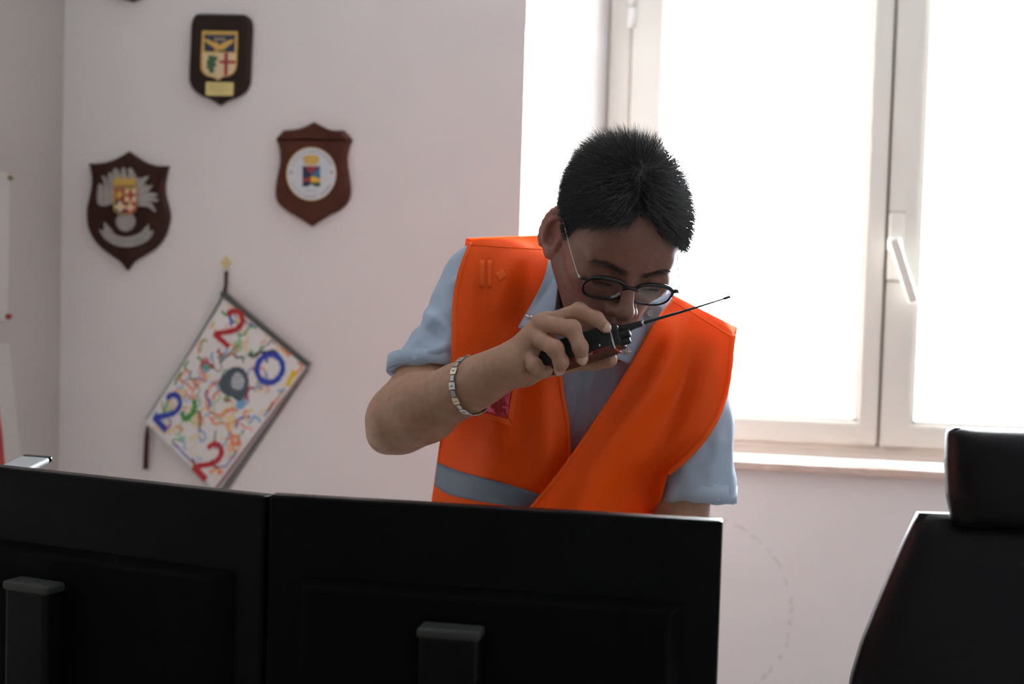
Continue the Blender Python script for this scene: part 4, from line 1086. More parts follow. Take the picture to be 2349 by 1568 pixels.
# ------------------------------------------------------------------ shirt
SF = Field(); SF.group()
SF.ell(CHEST, TB, (0.166, 0.106, 0.195), 0.05); SF.ell(BELLY, TB, (0.150, 0.098, 0.18), 0.06); SF.cone(BELLY, PELV + [0, 0, 0.06], 0.112, 0.118, 0.06)
SF.cone(SHR, SHL, 0.055, 0.052, 0.05); SF.cone(NECK1 + CF * 0.02, SHR, 0.055, 0.052, 0.04); SF.cone(NECK1 + CF * 0.02, SHL, 0.055, 0.050, 0.04)
ntor = len(SF.groups[0])
TORSO = Field(); TORSO.groups = [list(SF.groups[0])]
CUR = P(985, 860, 1.972); CUL = P(1600, 1158, 2.055)
SF.cone(SHR, CUR + (CUR - SHR) * 0.15, 0.058, 0.0515, 0.03); SF.cone(P(1578, 820, 2.05), CUL + (CUL - SHL) * 0.2, 0.056, 0.053, 0.03)
SF.half(PELV + [0, 0, 0.0], [0, 0, -1])
cutR = -CU * 0.93 - CR * 0.05 - CF * 0.30; cutL = -CU * 0.97 - CR * 0.06 - CF * 0.10
SFR = Field(); SFR.groups = [list(SF.groups[0])]
def cutcond(c, n, gate_c, gate_r):
    n = n / np.linalg.norm(n)
    def f(p):     # half-space, limited to the neighbourhood of the cuff
        return np.maximum((c - p) @ n, np.linalg.norm(p - gate_c, axis=1) - gate_r)
    return f
SF.add(cutcond(P(985, 858, 1.97), cutR, CUR + CR * -0.02, 0.085), 0.002, 's'); SF.add(cutcond(P(1600, 1152, 2.0), cutL, CUL + CR * 0.02 - CU * 0.04, 0.105), 0.002, 's')
ap = np.array([SHR, SHL, CUR, CUL, PELV, CHEST + CU * 0.2])
sv, sq = polygonise(SF, ap.min(0) - 0.14, ap.max(0) + 0.14, 0.0036)
sn = vnormals(sv, sq)
def creases(p, n):
    """soft drag folds of thin cotton: along the sleeves and down the chest"""
    out = np.zeros(len(p))
    def fold(c, d, ac, amp, wav, rad, ph):
        q = p - c; t = q @ d; u = q @ ac
        return amp * np.sin(u / wav * 6.283 + ph + 1.3 * np.sin(t / 0.05 + ph)) * np.exp(-(np.linalg.norm(q, axis=1) / rad) ** 2)
    rr_ = np.random.default_rng(3)
    for c, d, amp, rad in ((P(1010, 720, 1.95), CUR - SHR, 0.0042, 0.09), (P(1000, 790, 1.95), CUR - SHR + CR * 0.2, 0.0035, 0.08), (P(1600, 980, 2.0), CUL - SHL + CR * 0.03, 0.0030, 0.12), (P(1640, 1060, 2.02), CUL - SHL, 0.0026, 0.10),
                           (P(1350, 930, 1.99), CU + CR * 0.1, 0.0025, 0.13), (P(1400, 850, 1.99), CU + CR * 0.5, 0.0028, 0.10)):
        d = d / np.linalg.norm(d); ac = np.cross(d, CF); ac /= np.linalg.norm(ac)
        mixv = ac * 0.75 + d * 0.65
        out += fold(c, ac, mixv / np.linalg.norm(mixv), amp, 0.048, rad, rr_.uniform(0, 6)) + fold(c, d, ac, amp * 0.5, 0.03, rad, rr_.uniform(0, 6))
    return np.clip(np.where(out < 0, out * 0.45, out), -0.003, 0.0048)
sv = sv + sn * creases(sv, sn)[:, None]
def px_folds(v, n):
    """single pressed folds where the cotton is pulled at the sleeves"""
    q = v - CAM; d = q @ CF; xy = np.stack([W / 2 + FPX * (q @ CR) / d, H / 2 - FPX * (q @ CU) / d], 1); out = np.zeros(len(v))
    for a, b_, w, amp in (((972, 712), (1050, 768), 13, 0.0045), ((962, 742), (1010, 778), 10, -0.0035), ((1004, 652), (1030, 722), 12, 0.0035), ((985, 812), (1046, 786), 11, 0.004), ((940, 800), (990, 760), 10, 0.0028), ((930, 826), (1000, 832), 9, -0.002),
                          ((1658, 890), (1640, 1010), 12, 0.004), ((1672, 960), (1676, 1110), 7, 0.0035), ((1590, 1010), (1662, 940), 14, 0.004), ((1560, 1090), (1640, 1040), 12, -0.003), ((1420, 880), (1390, 980), 14, 0.003), ((1460, 840), (1440, 900), 10, -0.0025), ((1350, 870), (1345, 1000), 12, 0.002)):
        a, b_ = np.array(a, float), np.array(b_, float); t = np.clip((xy - a) @ (b_ - a) / ((b_ - a) @ (b_ - a)), -0.2, 1.2); dd = np.linalg.norm(xy - a - t[:, None] * (b_ - a), axis=1)
        out += amp * np.exp(-(dd / w) ** 2) * np.clip(1.2 - np.abs(t - 0.5) * 1.4, 0, 1) * (n @ -CF > -0.15)
    return out
sv = sv + sn * px_folds(sv, sn)[:, None]
M_shirt = mat('light_blue_cotton', (0.40, 0.49, 0.63), 0.8, noise=(25, 0.04), bump=0.15, bscale=900, spec=0.2)
M_shirt2 = mat('collar_lining', (0.24, 0.27, 0.31), 0.8, bump=0.15, bscale=900, spec=0.2)
shirt = link('shirt', npmesh('shirt', sv, sq), M_shirt, man, True); tag(shirt, 'light blue short-sleeved uniform shirt')

def trace(field, px, py, d0=1.6, off=0.0):
    r = ray(px, py); t = d0; L = np.linalg.norm(r)
    for _ in range(80):
        dd = float(field(np.array([CAM + r * t]))[0]) - off
        t += dd / L * 0.9
        if abs(dd) < 2e-4: break
        if t > 2.6: return None
    return t
def surf(name, rows, m, parent, nu=6, nv=6, th=0.0015, smooth=True, fn=None, tagk=None):
    """cloth patch: rows of (px, py, depth) control points, splined both ways"""
    R = [np.array(crspline(r, nu)) for r in rows]; R = np.array(R); cols = [np.array(crspline(list(R[:, j]), nv)) for j in range(R.shape[1])]
    G = np.array(cols).transpose(1, 0, 2)                       # rows, cols, (px, py, d)
    pts = np.array([[P(*g) for g in row] for row in G])
    if fn is not None: pts = fn(pts, G)
    a, b = pts.shape[:2]; idx = np.arange(a * b).reshape(a, b)
    q = np.stack([idx[:-1, :-1], idx[:-1, 1:], idx[1:, 1:], idx[1:, :-1]], -1).reshape(-1, 4)
    o = link(name, npmesh(name, pts.reshape(-1, 3), q), m, parent, smooth)
    if th: md = o.modifiers.new('thickness', 'SOLIDIFY'); md.thickness = th; md.offset = 0
    o_pts[name] = (pts, G)
    return o
o_pts = {}
def pxplate(name, pts, d, th, m, parent, n=5, bev=0.0):
    return plate(name, [P(p[0], p[1], d(p[0], p[1]) if callable(d) else d) for p in outline(pts, n)], -CF, th, m, parent, bev)
ep = pxplate('shoulder_strap', [(1470, 714), (1475, 705), (1494, 699), (1510, 702), (1518, 710), (1503, 740), (1488, 772), (1481, 762), (1474, 738)], lambda x, y: 1.957 - 0.0003 * (x - 1490), 0.002, M_shirt, shirt)
M_btn = mat('button', (0.42, 0.42, 0.44), 0.35)
pxplate('button', cpts(1491, 719, 8, 8, 20), 1.9545, 0.002, M_btn, shirt, 2, 0.0007)
pxplate('button', cpts(1312, 846, 5, 5, 16), trace(TORSO, 1312, 846) - 0.003, 0.002, M_btn, shirt, 2)
# front placket
def dep(x, y, o=0.0025): return (trace(TORSO, x, y) or 2.0) - o
surf('placket', [[(x, y, dep(x, y)) for x in np.linspace(a, b_, 5)] for y, a, b_ in ((800, 1275, 1338), (850, 1272, 1331), (900, 1272, 1326), (950, 1275, 1318), (1000, 1278, 1307), (1060, 1270, 1296))], M_shirt, shirt, 3, 5, 0.0014)
# sleeve hems
def hem(name, c, n, ctr, ra, rb_, w, m):
    n = n / np.linalg.norm(n); e1 = CR - n * (CR @ n); e1 /= np.linalg.norm(e1); e2 = np.cross(n, e1); vs = []; fs = []; N = 48
    for k in range(N):
        a = 2 * math.pi * k / N; d = e1 * math.cos(a) + e2 * math.sin(a)
        # march outwards to the sleeve surface
        t = 0.02
        for _ in range(40):
            dd = float(SFR(np.array([c + d * t]))[0]); t -= dd * 0.8
            if abs(dd) < 3e-4: break
        for z in (-w, -0.0005):
            vs.append(c + d * (t + 0.0022) + n * z)
    for k in range(N):
        j = (k + 1) % N; fs.append((2 * k, 2 * j, 2 * j + 1, 2 * k + 1))
    o = link(name, pymesh(name, vs, fs), m, shirt, True); md = o.modifiers.new('t', 'SOLIDIFY'); md.thickness = 0.0022; return o
hem('sleeve_hem', CUR + (CU * 0.001), cutR, None, 0, 0, 0.021, M_shirt)
hem('sleeve_hem', P(1600, 1150, 2.055), cutL, None, 0, 0, 0.026, M_shirt)

# ------------------------------------------------------------------ safety vest
def vestmat(name, colr, tr=0.32):
    m = bpy.data.materials.new(name); m.use_nodes = True; nt = m.node_tree; nt.nodes.clear()
    out = nt.nodes.new('ShaderNodeOutputMaterial'); d = nt.nodes.new('ShaderNodeBsdfDiffuse'); t = nt.nodes.new('ShaderNodeBsdfTranslucent'); g = nt.nodes.new('ShaderNodeBsdfGlossy')
    tc = nt.nodes.new('ShaderNodeTexCoord'); n = nt.nodes.new('ShaderNodeTexNoise'); n.inputs['Scale'].default_value = 12; nt.links.new(tc.outputs['Object'], n.inputs['Vector'])
    mx0 = nt.nodes.new('ShaderNodeMix'); mx0.data_type = 'RGBA'; mx0.inputs[6].default_value = (*[c * 0.93 for c in colr], 1); mx0.inputs[7].default_value = (*[min(1, c * 1.05) for c in colr], 1)
    nt.links.new(n.outputs['Fac'], mx0.inputs[0])
    for s in (d, t): nt.links.new(mx0.outputs[2], s.inputs[0])
    g.inputs[0].default_value = (1, 0.8, 0.7, 1); g.inputs['Roughness'].default_value = 0.42
    w = nt.nodes.new('ShaderNodeTexNoise'); w.inputs['Scale'].default_value = 1400; nt.links.new(tc.outputs['Object'], w.inputs['Vector'])
    bp = nt.nodes.new('ShaderNodeBump'); bp.inputs['Strength'].default_value = 0.12; bp.inputs['Distance'].default_value = 0.0006; nt.links.new(w.outputs['Fac'], bp.inputs['Height'])
    for s in (d, g): nt.links.new(bp.outputs[0], s.inputs['Normal'])
    m1 = nt.nodes.new('ShaderNodeMixShader'); m1.inputs[0].default_value = tr; nt.links.new(d.outputs[0], m1.inputs[1]); nt.links.new(t.outputs[0], m1.inputs[2])
    m2 = nt.nodes.new('ShaderNodeMixShader'); m2.inputs[0].default_value = 0.018; nt.links.new(m1.outputs[0], m2.inputs[1]); nt.links.new(g.outputs[0], m2.inputs[2])
    nt.links.new(m2.outputs[0], out.inputs[0]); return m
M_vest = vestmat('fluorescent_orange_polyester', (1.0, 0.12, 0.010))
M_print = vestmat('show_through_orange', (1.0, 0.15, 0.02), 0.2)
M_bind = vestmat('orange_binding', (1.0, 0.15, 0.02), 0.3)
M_band = mat('reflective_tape', (0.135, 0.18, 0.25), 0.5, 0.0, noise=(30, 0.08), bump=0.1, bscale=60, spec=0.3)
vest = None
def pushout(pts, off, way=-1):
    """lifts cloth off the shirt along the depth axis, so that its outline stays"""
    sh = pts.shape; p = pts.reshape(-1, 3).copy()
    rd = (p - CAM) / np.linalg.norm(p - CAM, axis=1)[:, None]
    for _ in range(14):
        d = SFR(p); m = d < off
        if not m.any(): break
        p[m] += way * rd[m] * np.clip(off - d[m], 0.0004, 0.03)[:, None]
    p = p.reshape(sh)
    dep_ = (p - pts) @ CF
    for _ in range(3):   # soften the lift
        q = np.pad(dep_, 1, mode='edge'); sm = (q[:-2, 1:-1] + q[2:, 1:-1] + q[1:-1, :-2] + q[1:-1, 2:]) / 4; dep_ = np.minimum(dep_, sm) if way < 0 else np.maximum(dep_, sm)
    return pts + rd.reshape(sh) * dep_[..., None]
def folds(pts, G, seed, amp):
    r_ = np.random.default_rng(seed); a, b = pts.shape[:2]; tt = np.linspace(0, 1, a)[:, None]; ss = np.linspace(0, 1, b)[None]
    z = np.zeros((a, b))
    for k in range(5):
        f1, f2, ph = r_.uniform(0.8, 2.6), r_.uniform(-2.2, 2.2), r_.uniform(0, 6.28); z += np.sin(6.283 * (ss * f1 + tt * f2) + ph + 1.2 * np.sin(5 * tt + ph)) * r_.uniform(0.4, 1.0)
    env = np.clip(np.sin(np.pi * ss) * 1.6, 0, 1) * np.clip(tt * 5, 0, 1)
    return pts - CF * (z * env * amp)[..., None]
def front(seed, amp, off):
    return lambda pts, G: folds(pushout(pts, off), G, seed, amp)
def row3(o, i, zo, zm, zi, k=5):
    out = []
    for s in np.linspace(0, 1, k):
        z = zo * 2 * (s - .5) * (s - 1) + zm * 4 * s * (1 - s) + zi * 2 * s * (s - .5); out.append((o[0] + (i[0] - o[0]) * s, o[1] + (i[1] - o[1]) * s, z))
    return out
RA = [((1070, 547), (1258, 539), 2.080, 2.072, 2.068), ((1079, 562), (1254, 573), 2.040, 2.004, 2.020), ((1058, 622), (1254, 622), 2.025, 1.972, 1.988), ((1045, 692), (1256, 690), 1.985, 1.962, 1.964), ((1043, 772), (1266, 770), 1.965, 1.960, 1.956),
      ((1040, 850), (1283, 850), 1.970, 1.962, 1.956), ((1028, 930), (1291, 910), 2.02, 1.968, 1.960), ((1012, 1000), (1302, 970), 2.085, 1.975, 1.966), ((1003, 1060), (1306, 1040), 2.120, 1.985, 1.972), ((996, 1112), (1300, 1100), 2.125, 1.993, 1.980),
      ((990, 1160), (1292, 1160), 2.13, 2.002, 1.988), ((984, 1300), (1282, 1300), 2.15, 2.03, 2.02), ((984, 1440), (1285, 1440), 2.18, 2.06, 2.05)]
vest = surf('safety_vest', [row3(*r) for r in RA], M_vest, man, 8, 8, 0.0012, fn=front(4, 0.0035, 0.013)); tag(vest, 'fluorescent orange safety vest')
RBp = [((1692, 751), (1536, 674), 2.075, 2.066, 2.060), ((1681, 773), (1542, 690), 2.060, 2.018, 2.020), ((1674, 830), (1506, 735), 2.075, 1.985, 1.955), ((1667, 885), (1470, 800), 2.090, 1.972, 1.948), ((1644, 955), (1425, 876), 2.100, 1.968, 1.946), ((1606, 1015), (1372, 957), 2.105, 1.968, 1.944),
      ((1562, 1060), (1313, 1043), 2.110, 1.970, 1.944), ((1533, 1086), (1258, 1116), 2.115, 1.975, 1.946), ((1519, 1140), (1214, 1170), 2.12, 1.985, 1.952), ((1508, 1205), (1172, 1245), 2.13, 2.0, 1.962), ((1500, 1320), (1140, 1340), 2.15, 2.03, 1.99), ((1496, 1440), (1130, 1440), 2.18, 2.06, 2.02)]
surf('front_panel', [row3(*r) for r in RBp], M_vest, vest, 8, 8, 0.0012, fn=front(11, 0.0045, 0.013))
# back panel between the two side edges, bulging round the back
RK = []
for ra_, rb_2 in zip(RA[:1] + RA[2:], RBp[:1] + RBp[2:] + RBp[-1:]):
    (ox, oy), zo = ra_[0], max(ra_[2], 2.08); (qx, qy), zq = rb_2[0], rb_2[2]; row = []
    for s in np.linspace(0, 1, 7):
        row.append((ox + (qx - ox) * s, oy + (qy - oy) * s, zo + (zq - zo) * s + 0.15 * math.sin(math.pi * s) ** 0.6))
    RK.append(row)
surf('back_panel', RK, M_vest, vest, 5, 5, 0.0012, fn=lambda pts, G: pushout(pts, 0.008, 1))
def edge(name, key, col_, r0, r1, m, rad=0.0030, par=None):
    pts = o_pts[key][0]; n = len(pts); i0, i1 = int(r0 * (n - 1)), int(r1 * (n - 1))
    return tube(name, [p - CF * 0.0006 for p in pts[i0:i1 + 1, col_]], rad, m, par or vest, 6, flat=0.55)
edge('armhole_binding', 'safety_vest', 0, 0.08, 0.45, M_bind, 0.0042); edge('front_binding', 'safety_vest', -1, 0.08, 1, M_bind, 0.0030)
edge('armhole_binding', 'front_panel', 0, 0.09, 0.64, M_bind, 0.0045); edge('front_binding', 'front_panel', -1, 0.09, 1, M_bind, 0.0022)
def seam(key, frac):
    pts = o_pts[key][0]; i = int(round(frac * (len(pts) - 1))); return tube('shoulder_seam', [p - CF * 0.0008 for p in pts[i]], 0.0011, M_bind, vest, 6)
seam('safety_vest', 1 / 12); seam('front_panel', 1 / 11)
def zat(key):
    pts, G = o_pts[key]; g = G[..., :2].reshape(-1, 2); p = pts.reshape(-1, 3)
    pj = np.array([project(q) for q in p]); 
    def f(x, y):
        d = (pj[:, 0] - x) ** 2 + (pj[:, 1] - y) ** 2; i = np.argpartition(d, 6)[:6]; w = 1 / (d[i] + 4); return float((pj[i, 2] * w).sum() / w.sum())
    return f
zA = zat('safety_vest'); zB = zat('front_panel')
def strip(name, top, bot, zf, off, m, par, n=5, nv=4, th=0.0008):
    T = crspline([np.array(t, float) for t in top], n); B_ = crspline([np.array(t, float) for t in bot], n); rows = []
    for k in range(nv):
        t = k / (nv - 1); rows.append([(*(a * (1 - t) + b_ * t), 0) for a, b_ in zip(T, B_)])
    rows = [[(x, y, zf(x, y) - off) for x, y, _ in r] for r in rows]
    return surf(name, rows, m, par, 2, 2, th)
strip('reflective_band', [(1003, 1060), (1050, 1079), (1120, 1098), (1190, 1118), (1250, 1138), (1300, 1156)], [(997, 1113), (1032, 1134), (1100, 1149), (1170, 1161), (1240, 1180), (1300, 1200)], zA, 0.003, M_band, vest)
strip('reflective_band', [(1512, 1205), (1430, 1222), (1330, 1232), (1250, 1236), (1185, 1240)], [(1506, 1262), (1430, 1280), (1330, 1290), (1240, 1294), (1165, 1298)], zB, 0.003, M_band, vest)
# clear badge pocket with sewn orange border
M_film = bpy.data.materials.new('clear_film'); M_film.use_nodes = True
nt = M_film.node_tree; nt.nodes.clear(); out = nt.nodes.new('ShaderNodeOutputMaterial'); tr = nt.nodes.new('ShaderNodeBsdfTransparent'); pb = nt.nodes.new('ShaderNodeBsdfPrincipled'); mxs = nt.nodes.new('ShaderNodeMixShader')
pb.inputs['Base Color'].default_value = (0.75, 0.12, 0.25, 1); pb.inputs['Roughness'].default_value = 0.06; pb.inputs['Metallic'].default_value = 0.7; pb.inputs['Thin Film Thickness'].default_value = 420; pb.inputs['Thin Film IOR'].default_value = 1.5
tcn = nt.nodes.new('ShaderNodeTexCoord'); nz = nt.nodes.new('ShaderNodeTexNoise'); nz.inputs['Scale'].default_value = 55; nz.inputs['Detail'].default_value = 1.5; nt.links.new(tcn.outputs['Object'], nz.inputs['Vector'])
bpn = nt.nodes.new('ShaderNodeBump'); bpn.inputs['Strength'].default_value = 0.9; bpn.inputs['Distance'].default_value = 0.006; nt.links.new(nz.outputs['Fac'], bpn.inputs['Height']); nt.links.new(bpn.outputs[0], pb.inputs['Normal'])
mxs.inputs[0].default_value = 0.34; nt.links.new(tr.outputs[0], mxs.inputs[1]); nt.links.new(pb.outputs[0], mxs.inputs[2]); nt.links.new(mxs.outputs[0], out.inputs[0])
def quadpatch(name, q, m, off, n=6, th=0.0006):
    """q: four picture corners, top-left clockwise"""
    rows = []
    for i in range(n):
        t = i / (n - 1); a = np.array(q[0]) * (1 - t) + np.array(q[3]) * t; b_ = np.array(q[1]) * (1 - t) + np.array(q[2]) * t
        rows.append([(*(a * (1 - s) + b_ * s), zA(*(a * (1 - s) + b_ * s)) - off) for s in np.linspace(0, 1, n)])
    return surf(name, rows, m, vest, 2, 2, th)
# back print showing through by light, painted on the right breast in paler orange
for q_ in ([(1101, 596), (1112, 596), (1112, 660), (1100, 660)], [(1119, 596), (1128, 596), (1128, 660), (1118, 660)], [(1136, 628), (1152, 617), (1163, 632), (1147, 645)]):
    quadpatch('show_through_print', q_, M_print, 0.0016, 4, 0.0003)
quadpatch('badge_window', [(1092, 868), (1182, 880), (1165, 962), (1078, 938)], M_film, 0.0022)
quadpatch('pocket_border', [(1181, 868), (1193, 869), (1174, 976), (1163, 962)], M_bind, 0.0028, 5, 0.001)
quadpatch('pocket_border', [(1076, 936), (1166, 961), (1174, 977), (1070, 948)], M_bind, 0.0030, 5, 0.001)
quadpatch('pocket_border', [(1084, 858), (1193, 869), (1190, 882), (1084, 870)], M_bind, 0.0028, 5, 0.001)
quadpatch('pocket_border', [(1080, 858), (1093, 860), (1080, 948), (1067, 946)], M_bind, 0.0028, 5, 0.001)

# collar leaves; the left one lies over the vest
def over(f, off):
    return lambda pts, G: pts - CF[None, None] * np.array([[max(0.0, g[2] - (f(g[0], g[1]) - off)) for g in r] for r in G])[..., None]
surf('collar', [[(1260, 586, 2.03), (1272, 583, 2.0), (1287, 590, 1.965)], [(1247, 640, 1.985), (1264, 640, 1.968), (1281, 642, 1.948)], [(1220, 696, 1.958), (1248, 696, 1.942), (1275, 702, 1.930)], [(1188, 752, 1.945), (1224, 756, 1.930), (1264, 760, 1.922)]], M_shirt, shirt, th=0.002, fn=over(zA, 0.006))
surf('collar_stand', [[(1286, 588, 1.966), (1296, 600, 2.0)], [(1280, 642, 1.949), (1292, 648, 1.985)], [(1274, 702, 1.932), (1288, 704, 1.97)], [(1262, 762, 1.924), (1285, 762, 1.955)]], M_shirt2, shirt, th=0.002)
surf('collar', [[(1532, 668, 2.01), (1503, 684, 1.985), (1476, 704, 1.965)], [(1512, 722, 1.975), (1486, 736, 1.962), (1452, 752, 1.95)], [(1486, 782, 1.962), (1454, 788, 1.952), (1418, 790, 1.945)], [(1449, 838, 1.955), (1424, 826, 1.950), (1394, 816, 1.945)]], M_shirt, shirt, th=0.002)
# five-pointed collar stars
M_star = mat('star_metal', (0.62, 0.58, 0.52), 0.35, 0.55)
def star(cx, cy, d, r, rot=0.0):
    bm = bmesh.new(); c = P(cx, cy, d); top = bm.verts.new(c - CF * 0.0032); ring = []
    for k in range(10):
        a = math.pi * k / 5 + rot - math.pi / 2; rr_ = r if k % 2 == 0 else r * 0.40
        ring.append(bm.verts.new(c + CR * rr_ * math.cos(a) - CU * rr_ * math.sin(a)))
    for k in range(10): bm.faces.new((top, ring[k], ring[(k + 1) % 10]))
    bm.faces.new(ring)
    bmesh.ops.recalc_face_normals(bm, faces=bm.faces[:])
    return bmo('star_pin', bm, M_star, shirt)
star(1214, 727, min(1.934, zA(1214, 727) - 0.0075), 0.0072, 0.12); star(1440, 807, 1.944, 0.0070, 0.2)

# ------------------------------------------------------------------ trousers and shoes
M_trs = mat('navy_trousers', (0.02, 0.024, 0.04), 0.8, bump=0.15, bscale=500)
M_shoe = mat('black_leather', (0.012, 0.012, 0.012), 0.3)
TF = Field(); TF.group()
TF.cone(PELV + [-0.06, 0, 0.04], PELV + [0.06, 0, 0.04], 0.125, 0.125, 0.05)
feet = []
for s in (-1, 1):
    hip = PELV + np.array([s * 0.085, 0, -0.06]); knee = np.array([PELV[0] + s * 0.11, PELV[1] - 0.02, 0.48]); ank = np.array([PELV[0] + s * 0.12, PELV[1] + 0.03, 0.11])
    TF.cone(hip, knee, 0.092, 0.066, 0.04); TF.cone(knee, ank, 0.066, 0.055, 0.04); feet.append(ank)
TF.half(PELV + [0, 0, 0.10], [0, 0, 1]); TF.half([0, 0, 0.05], [0, 0, -1])
tv, tq = polygonise(TF, PELV - [0.28, 0.22, 0.90], PELV + [0.28, 0.22, 0.2], 0.007)
link('trousers', npmesh('trousers', tv, tq), M_trs, man, True)
for a in feet:
    G_ = Field(); G_.group(); G_.ell(a + [0, -0.13, -0.065], np.eye(3), (0.045, 0.085, 0.045), 0.03); G_.ell(a + [0, 0.0, -0.055], np.eye(3), (0.040, 0.075, 0.055), 0.03); G_.cone(a + [0, 0, -0.04], a + [0, 0.0, 0.02], 0.045, 0.045, 0.03); G_.half([0, 0, 0.002], [0, 0, -1])
    v_, q_ = polygonise(G_, a + [-0.1, -0.26, -0.13], a + [0.1, 0.12, 0.1], 0.005); link('shoe', npmesh('shoe', v_, q_), M_shoe, man, True)

# ------------------------------------------------------------------ glasses
M_acet = mat('black_acetate', (0.008, 0.008, 0.009), 0.22)
M_wire = mat('silver_wire', (0.55, 0.53, 0.50), 0.28, 0.8)
M_lens = glassmat('lens', (0.97, 0.97, 0.98), 0.07, 0.0)
M_ledge = glassmat('lens_bevel', (0.75, 0.77, 0.78), 0.30, 0.15)
gl = empty('eyeglasses', hl(0, 0.104, -0.012)); tag(gl, 'black-rimmed eyeglasses with thin silver temples on the man\'s face', 'glasses')
GX = np.array([1.0, 0, 0]); GW = np.array([0, 0.24, 0.97])
def gp(a, b_, w): v = np.array([a, b_, 0]) + GW * w; return hl(*v)
for s in (-1, 1):
    pts = []; rad = []; N = 56; cx = s * 0.0325
    for k in range(N):
        t = 2 * math.pi * k / N; cx_, sy_ = math.cos(t), math.sin(t)
        x = 0.0262 * math.copysign(abs(cx_) ** 0.72, cx_); y = 0.0195 * math.copysign(abs(sy_) ** 0.82, sy_)
        if y > 0: x *= 1.04
        wrap = -0.10 * max(0, s * (cx + x)) ** 1.0 * 0.55
        pts.append((cx + x, 0.1030 + wrap, -0.0180 + y)); rad.append(0.0013 + 0.0017 * max(0, sy_) ** 0.7)
    rim = [gp(*p) for p in pts]
    tube('rim', rim, rad, M_acet, gl, 8, True)
    c = sum(rim) / N
    ln = link('lens', pymesh('lens', rim + [c + (HB.T @ np.array([0, 0.0015, 0]))], [(k, (k + 1) % N, N) for k in range(N)]), M_lens, gl, True)
    back = HB.T @ np.array([0, -0.0045, 0])
    vs = []; fs = []
    for k in range(N): vs += [rim[k] * 0.985 + c * 0.015, rim[k] * 0.90 + c * 0.10 + back]
    for k in range(N): j = (k + 1) % N; fs.append((2 * k, 2 * j, 2 * j + 1, 2 * k + 1))
    link('lens_bevel', pymesh('lens_bevel', vs, fs), M_ledge, gl, True)
    e0 = gp(s * 0.0590, 0.1000, -0.0085); e1 = hl(s * 0.0665, 0.0940, -0.0085)
    tube('end_piece', [gp(s * 0.0570, 0.1003, -0.0075), gp(s * 0.0625, 0.0990, -0.0055), e1], [0.0023, 0.0024, 0.0022], M_acet, gl, 8)
    tube('temple', crspline([e1 + HB.T @ np.array([0, 0.001, 0.001]), hl(s * 0.0695, 0.084, -0.006), hl(s * 0.0745, 0.045, 0.003), hl(s * 0.0790, 0.005, 0.014), hl(s * 0.0790, -0.020, 0.006), hl(s * 0.077, -0.033, -0.012)], 5), [0.0014] * 3 + [0.00065] * 23, M_wire, gl, 6)
tube('bridge', crspline([gp(-0.0095, 0.1030, -0.0120), gp(-0.004, 0.1045, -0.0080), gp(0.004, 0.1045, -0.0080), gp(0.0095, 0.1030, -0.0120)], 5), [0.0025] * 16, M_acet, gl, 8)

# ------------------------------------------------------------------ bracelet
M_brs = mat('bracelet_steel', (0.50, 0.52, 0.52), 0.25, 0.9); M_brg = mat('bracelet_polished', (0.68, 0.64, 0.54), 0.2, 0.9)
dfa = (WRR - ELR); dfa = dfa / np.linalg.norm(dfa); bc_ = ELR + (WRR - ELR) * 0.655 - CU * 0.001
tl = dfa * 0.92 + CR * 0.10 - CU * 0.22; tl /= np.linalg.norm(tl)
e1 = CU - tl * (CU @ tl); e1 /= np.linalg.norm(e1); e2 = np.cross(tl, e1)
br = empty('bracelet', bc_ - e1 * 0.034); tag(br, 'steel link bracelet around the man\'s forearm', 'bracelet')
nl = 24; rb3 = 0.0385
for k in range(nl):
    a = 2 * math.pi * k / nl; d = e1 * math.cos(a) + e2 * math.sin(a); tn = -e1 * math.sin(a) + e2 * math.cos(a)
    wide = k % 2 == 0
    lk = obox('link', bc_ + d * rb3, tn * (0.0048 if wide else 0.0038), d * 0.0009, tl * (0.0048 if wide else 0.0030), M_brg if k % 4 == 0 else M_brs, br, 0.0006, 2)
    if wide: obox('link_slot', bc_ + d * (rb3 + 0.0009), tn * 0.0007, d * 0.0003, tl * 0.0018, M_gap, lk)

# ------------------------------------------------------------------ handheld radio
M_rad = mat('radio_plastic', (0.010, 0.010, 0.011), 0.38, bump=0.1, bscale=500)
M_rub = mat('radio_rubber', (0.008, 0.008, 0.008), 0.6)
M_rstrip = mat('radio_red_strip', (0.16, 0.012, 0.012), 0.4)
M_rtxt = mat('radio_lettering', (0.55, 0.5, 0.5), 0.5); M_chr = mat('radio_chrome', (0.6, 0.6, 0.62), 0.2, 0.9)
rA, rB = P(1246, 829, 1.812), P(1407, 777, 1.792)
ax = rB - rA; rl = np.linalg.norm(ax); ax /= rl
dp = CF - ax * (CF @ ax); dp /= np.linalg.norm(dp); ru = np.cross(dp, ax); ru = ru if ru @ CU > 0 else -ru
a_ = math.radians(14); ru, dp = ru * math.cos(a_) - dp * math.sin(a_) * -1, dp * math.cos(a_) - ru * math.sin(a_)   # lower edge turned towards the camera
ru /= np.linalg.norm(ru); dp = dp - ru * (dp @ ru); dp /= np.linalg.norm(dp)
rc = (rA + rB) / 2
radio = empty('handheld_radio', rA); tag(radio, 'black handheld two-way radio with whip antenna held at the man\'s mouth', 'radio')
rbody = obox('radio_body', rc, ax * rl / 2, ru * 0.0170, dp * 0.020, M_rad, radio, 0.003, 3)
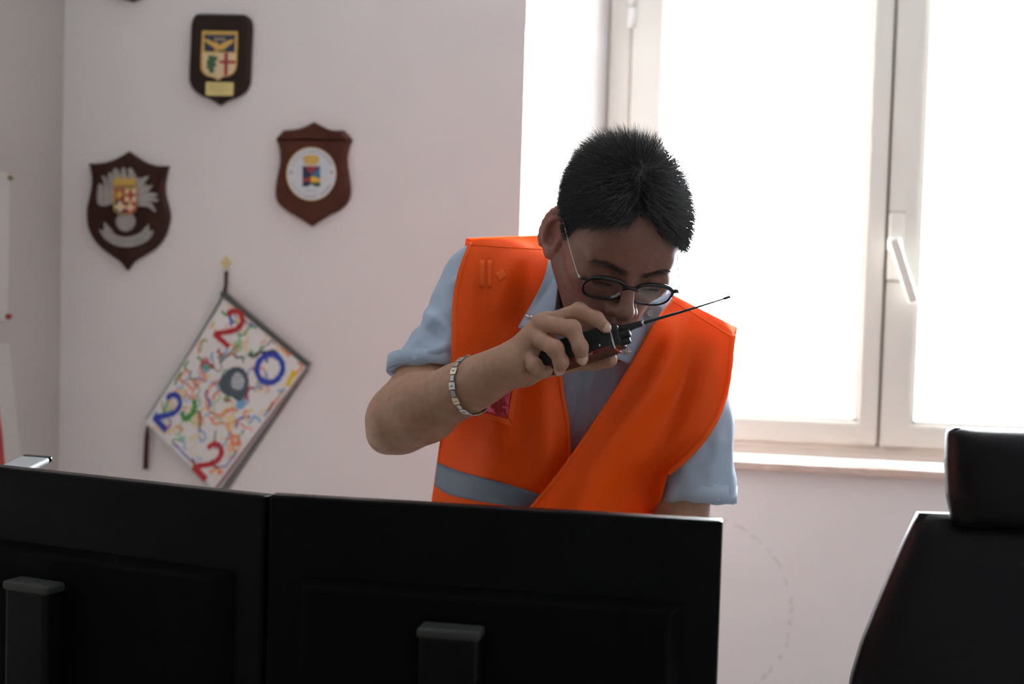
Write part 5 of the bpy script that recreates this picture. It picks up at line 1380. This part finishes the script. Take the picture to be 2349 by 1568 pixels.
obox('side_grip', rc - dp * 0.0202 + ru * 0.004, ax * rl * 0.36, ru * 0.006, dp * 0.0010, M_rub, rbody, 0.0008)
obox('talk_button', rc - dp * 0.0206 + ru * 0.004 + ax * rl * 0.18, ax * 0.011, ru * 0.0045, dp * 0.0014, M_rub, rbody, 0.001)
obox('red_strip', rc - dp * 0.0202 - ru * 0.0138, ax * rl * 0.46, ru * 0.0026, dp * 0.0006, M_rstrip, rbody)  # dark red strip along the lower front edge
text('lettering', 'midland', 0.0055, rc - dp * 0.0211 - ru * 0.0138 + ax * 0.012, ax, ru, M_rtxt, rbody, 0.0001)
obox('top_collar', rB + ax * 0.0012, ax * 0.0014, ru * 0.0168, dp * 0.0195, M_chr, radio, 0.0008)
obox('top_cap', rB + ax * 0.006, ax * 0.0055, ru * 0.0135, dp * 0.017, M_rad, radio, 0.002)
for k, (o_u, o_l, r) in enumerate(((-0.0005, 0.016, 0.0062), (-0.0095, 0.0135, 0.0048))):
    c0 = rB + ax * 0.009 + ru * o_u - dp * 0.008; kb = tube('knob', [c0, c0 + ax * o_l * 0.8, c0 + ax * o_l * 0.92], [r, r * 0.96, r * 0.8], M_rub, radio, 14, smooth=False)
    tube('knob_rim', [c0 + ax * o_l * 0.90, c0 + ax * o_l * 0.94], [r * 0.84, r * 0.80], M_chr, kb, 14)
led = rc + ax * rl * 0.33 - ru * 0.007 - dp * 0.0204
tube('screw', [led, led - dp * 0.0008], 0.0016, M_chr, rbody, 12)
an0 = rB + ax * 0.006 + ru * 0.0085; at1 = P(1474, 741, 1.786); at2 = P(1600, 704, 1.780); at3 = P(1664, 684, 1.777)
ant = tube('antenna', [an0, an0 + (at1 - an0) * 0.3, at1, at1 + (at2 - at1) * 0.03, at2, at3], [0.0052, 0.0050, 0.0036, 0.0022, 0.0013, 0.0009], M_rub, radio, 10)
tube('antenna_ferrule', [at1 - (at1 - an0) * 0.03, at1 + (at2 - at1) * 0.02], [0.0040, 0.0034], M_chr, ant, 12)
tube('antenna_tip', [P(1660, 685, 1.777), P(1675, 680, 1.777)], 0.0017, M_rub, ant, 8)
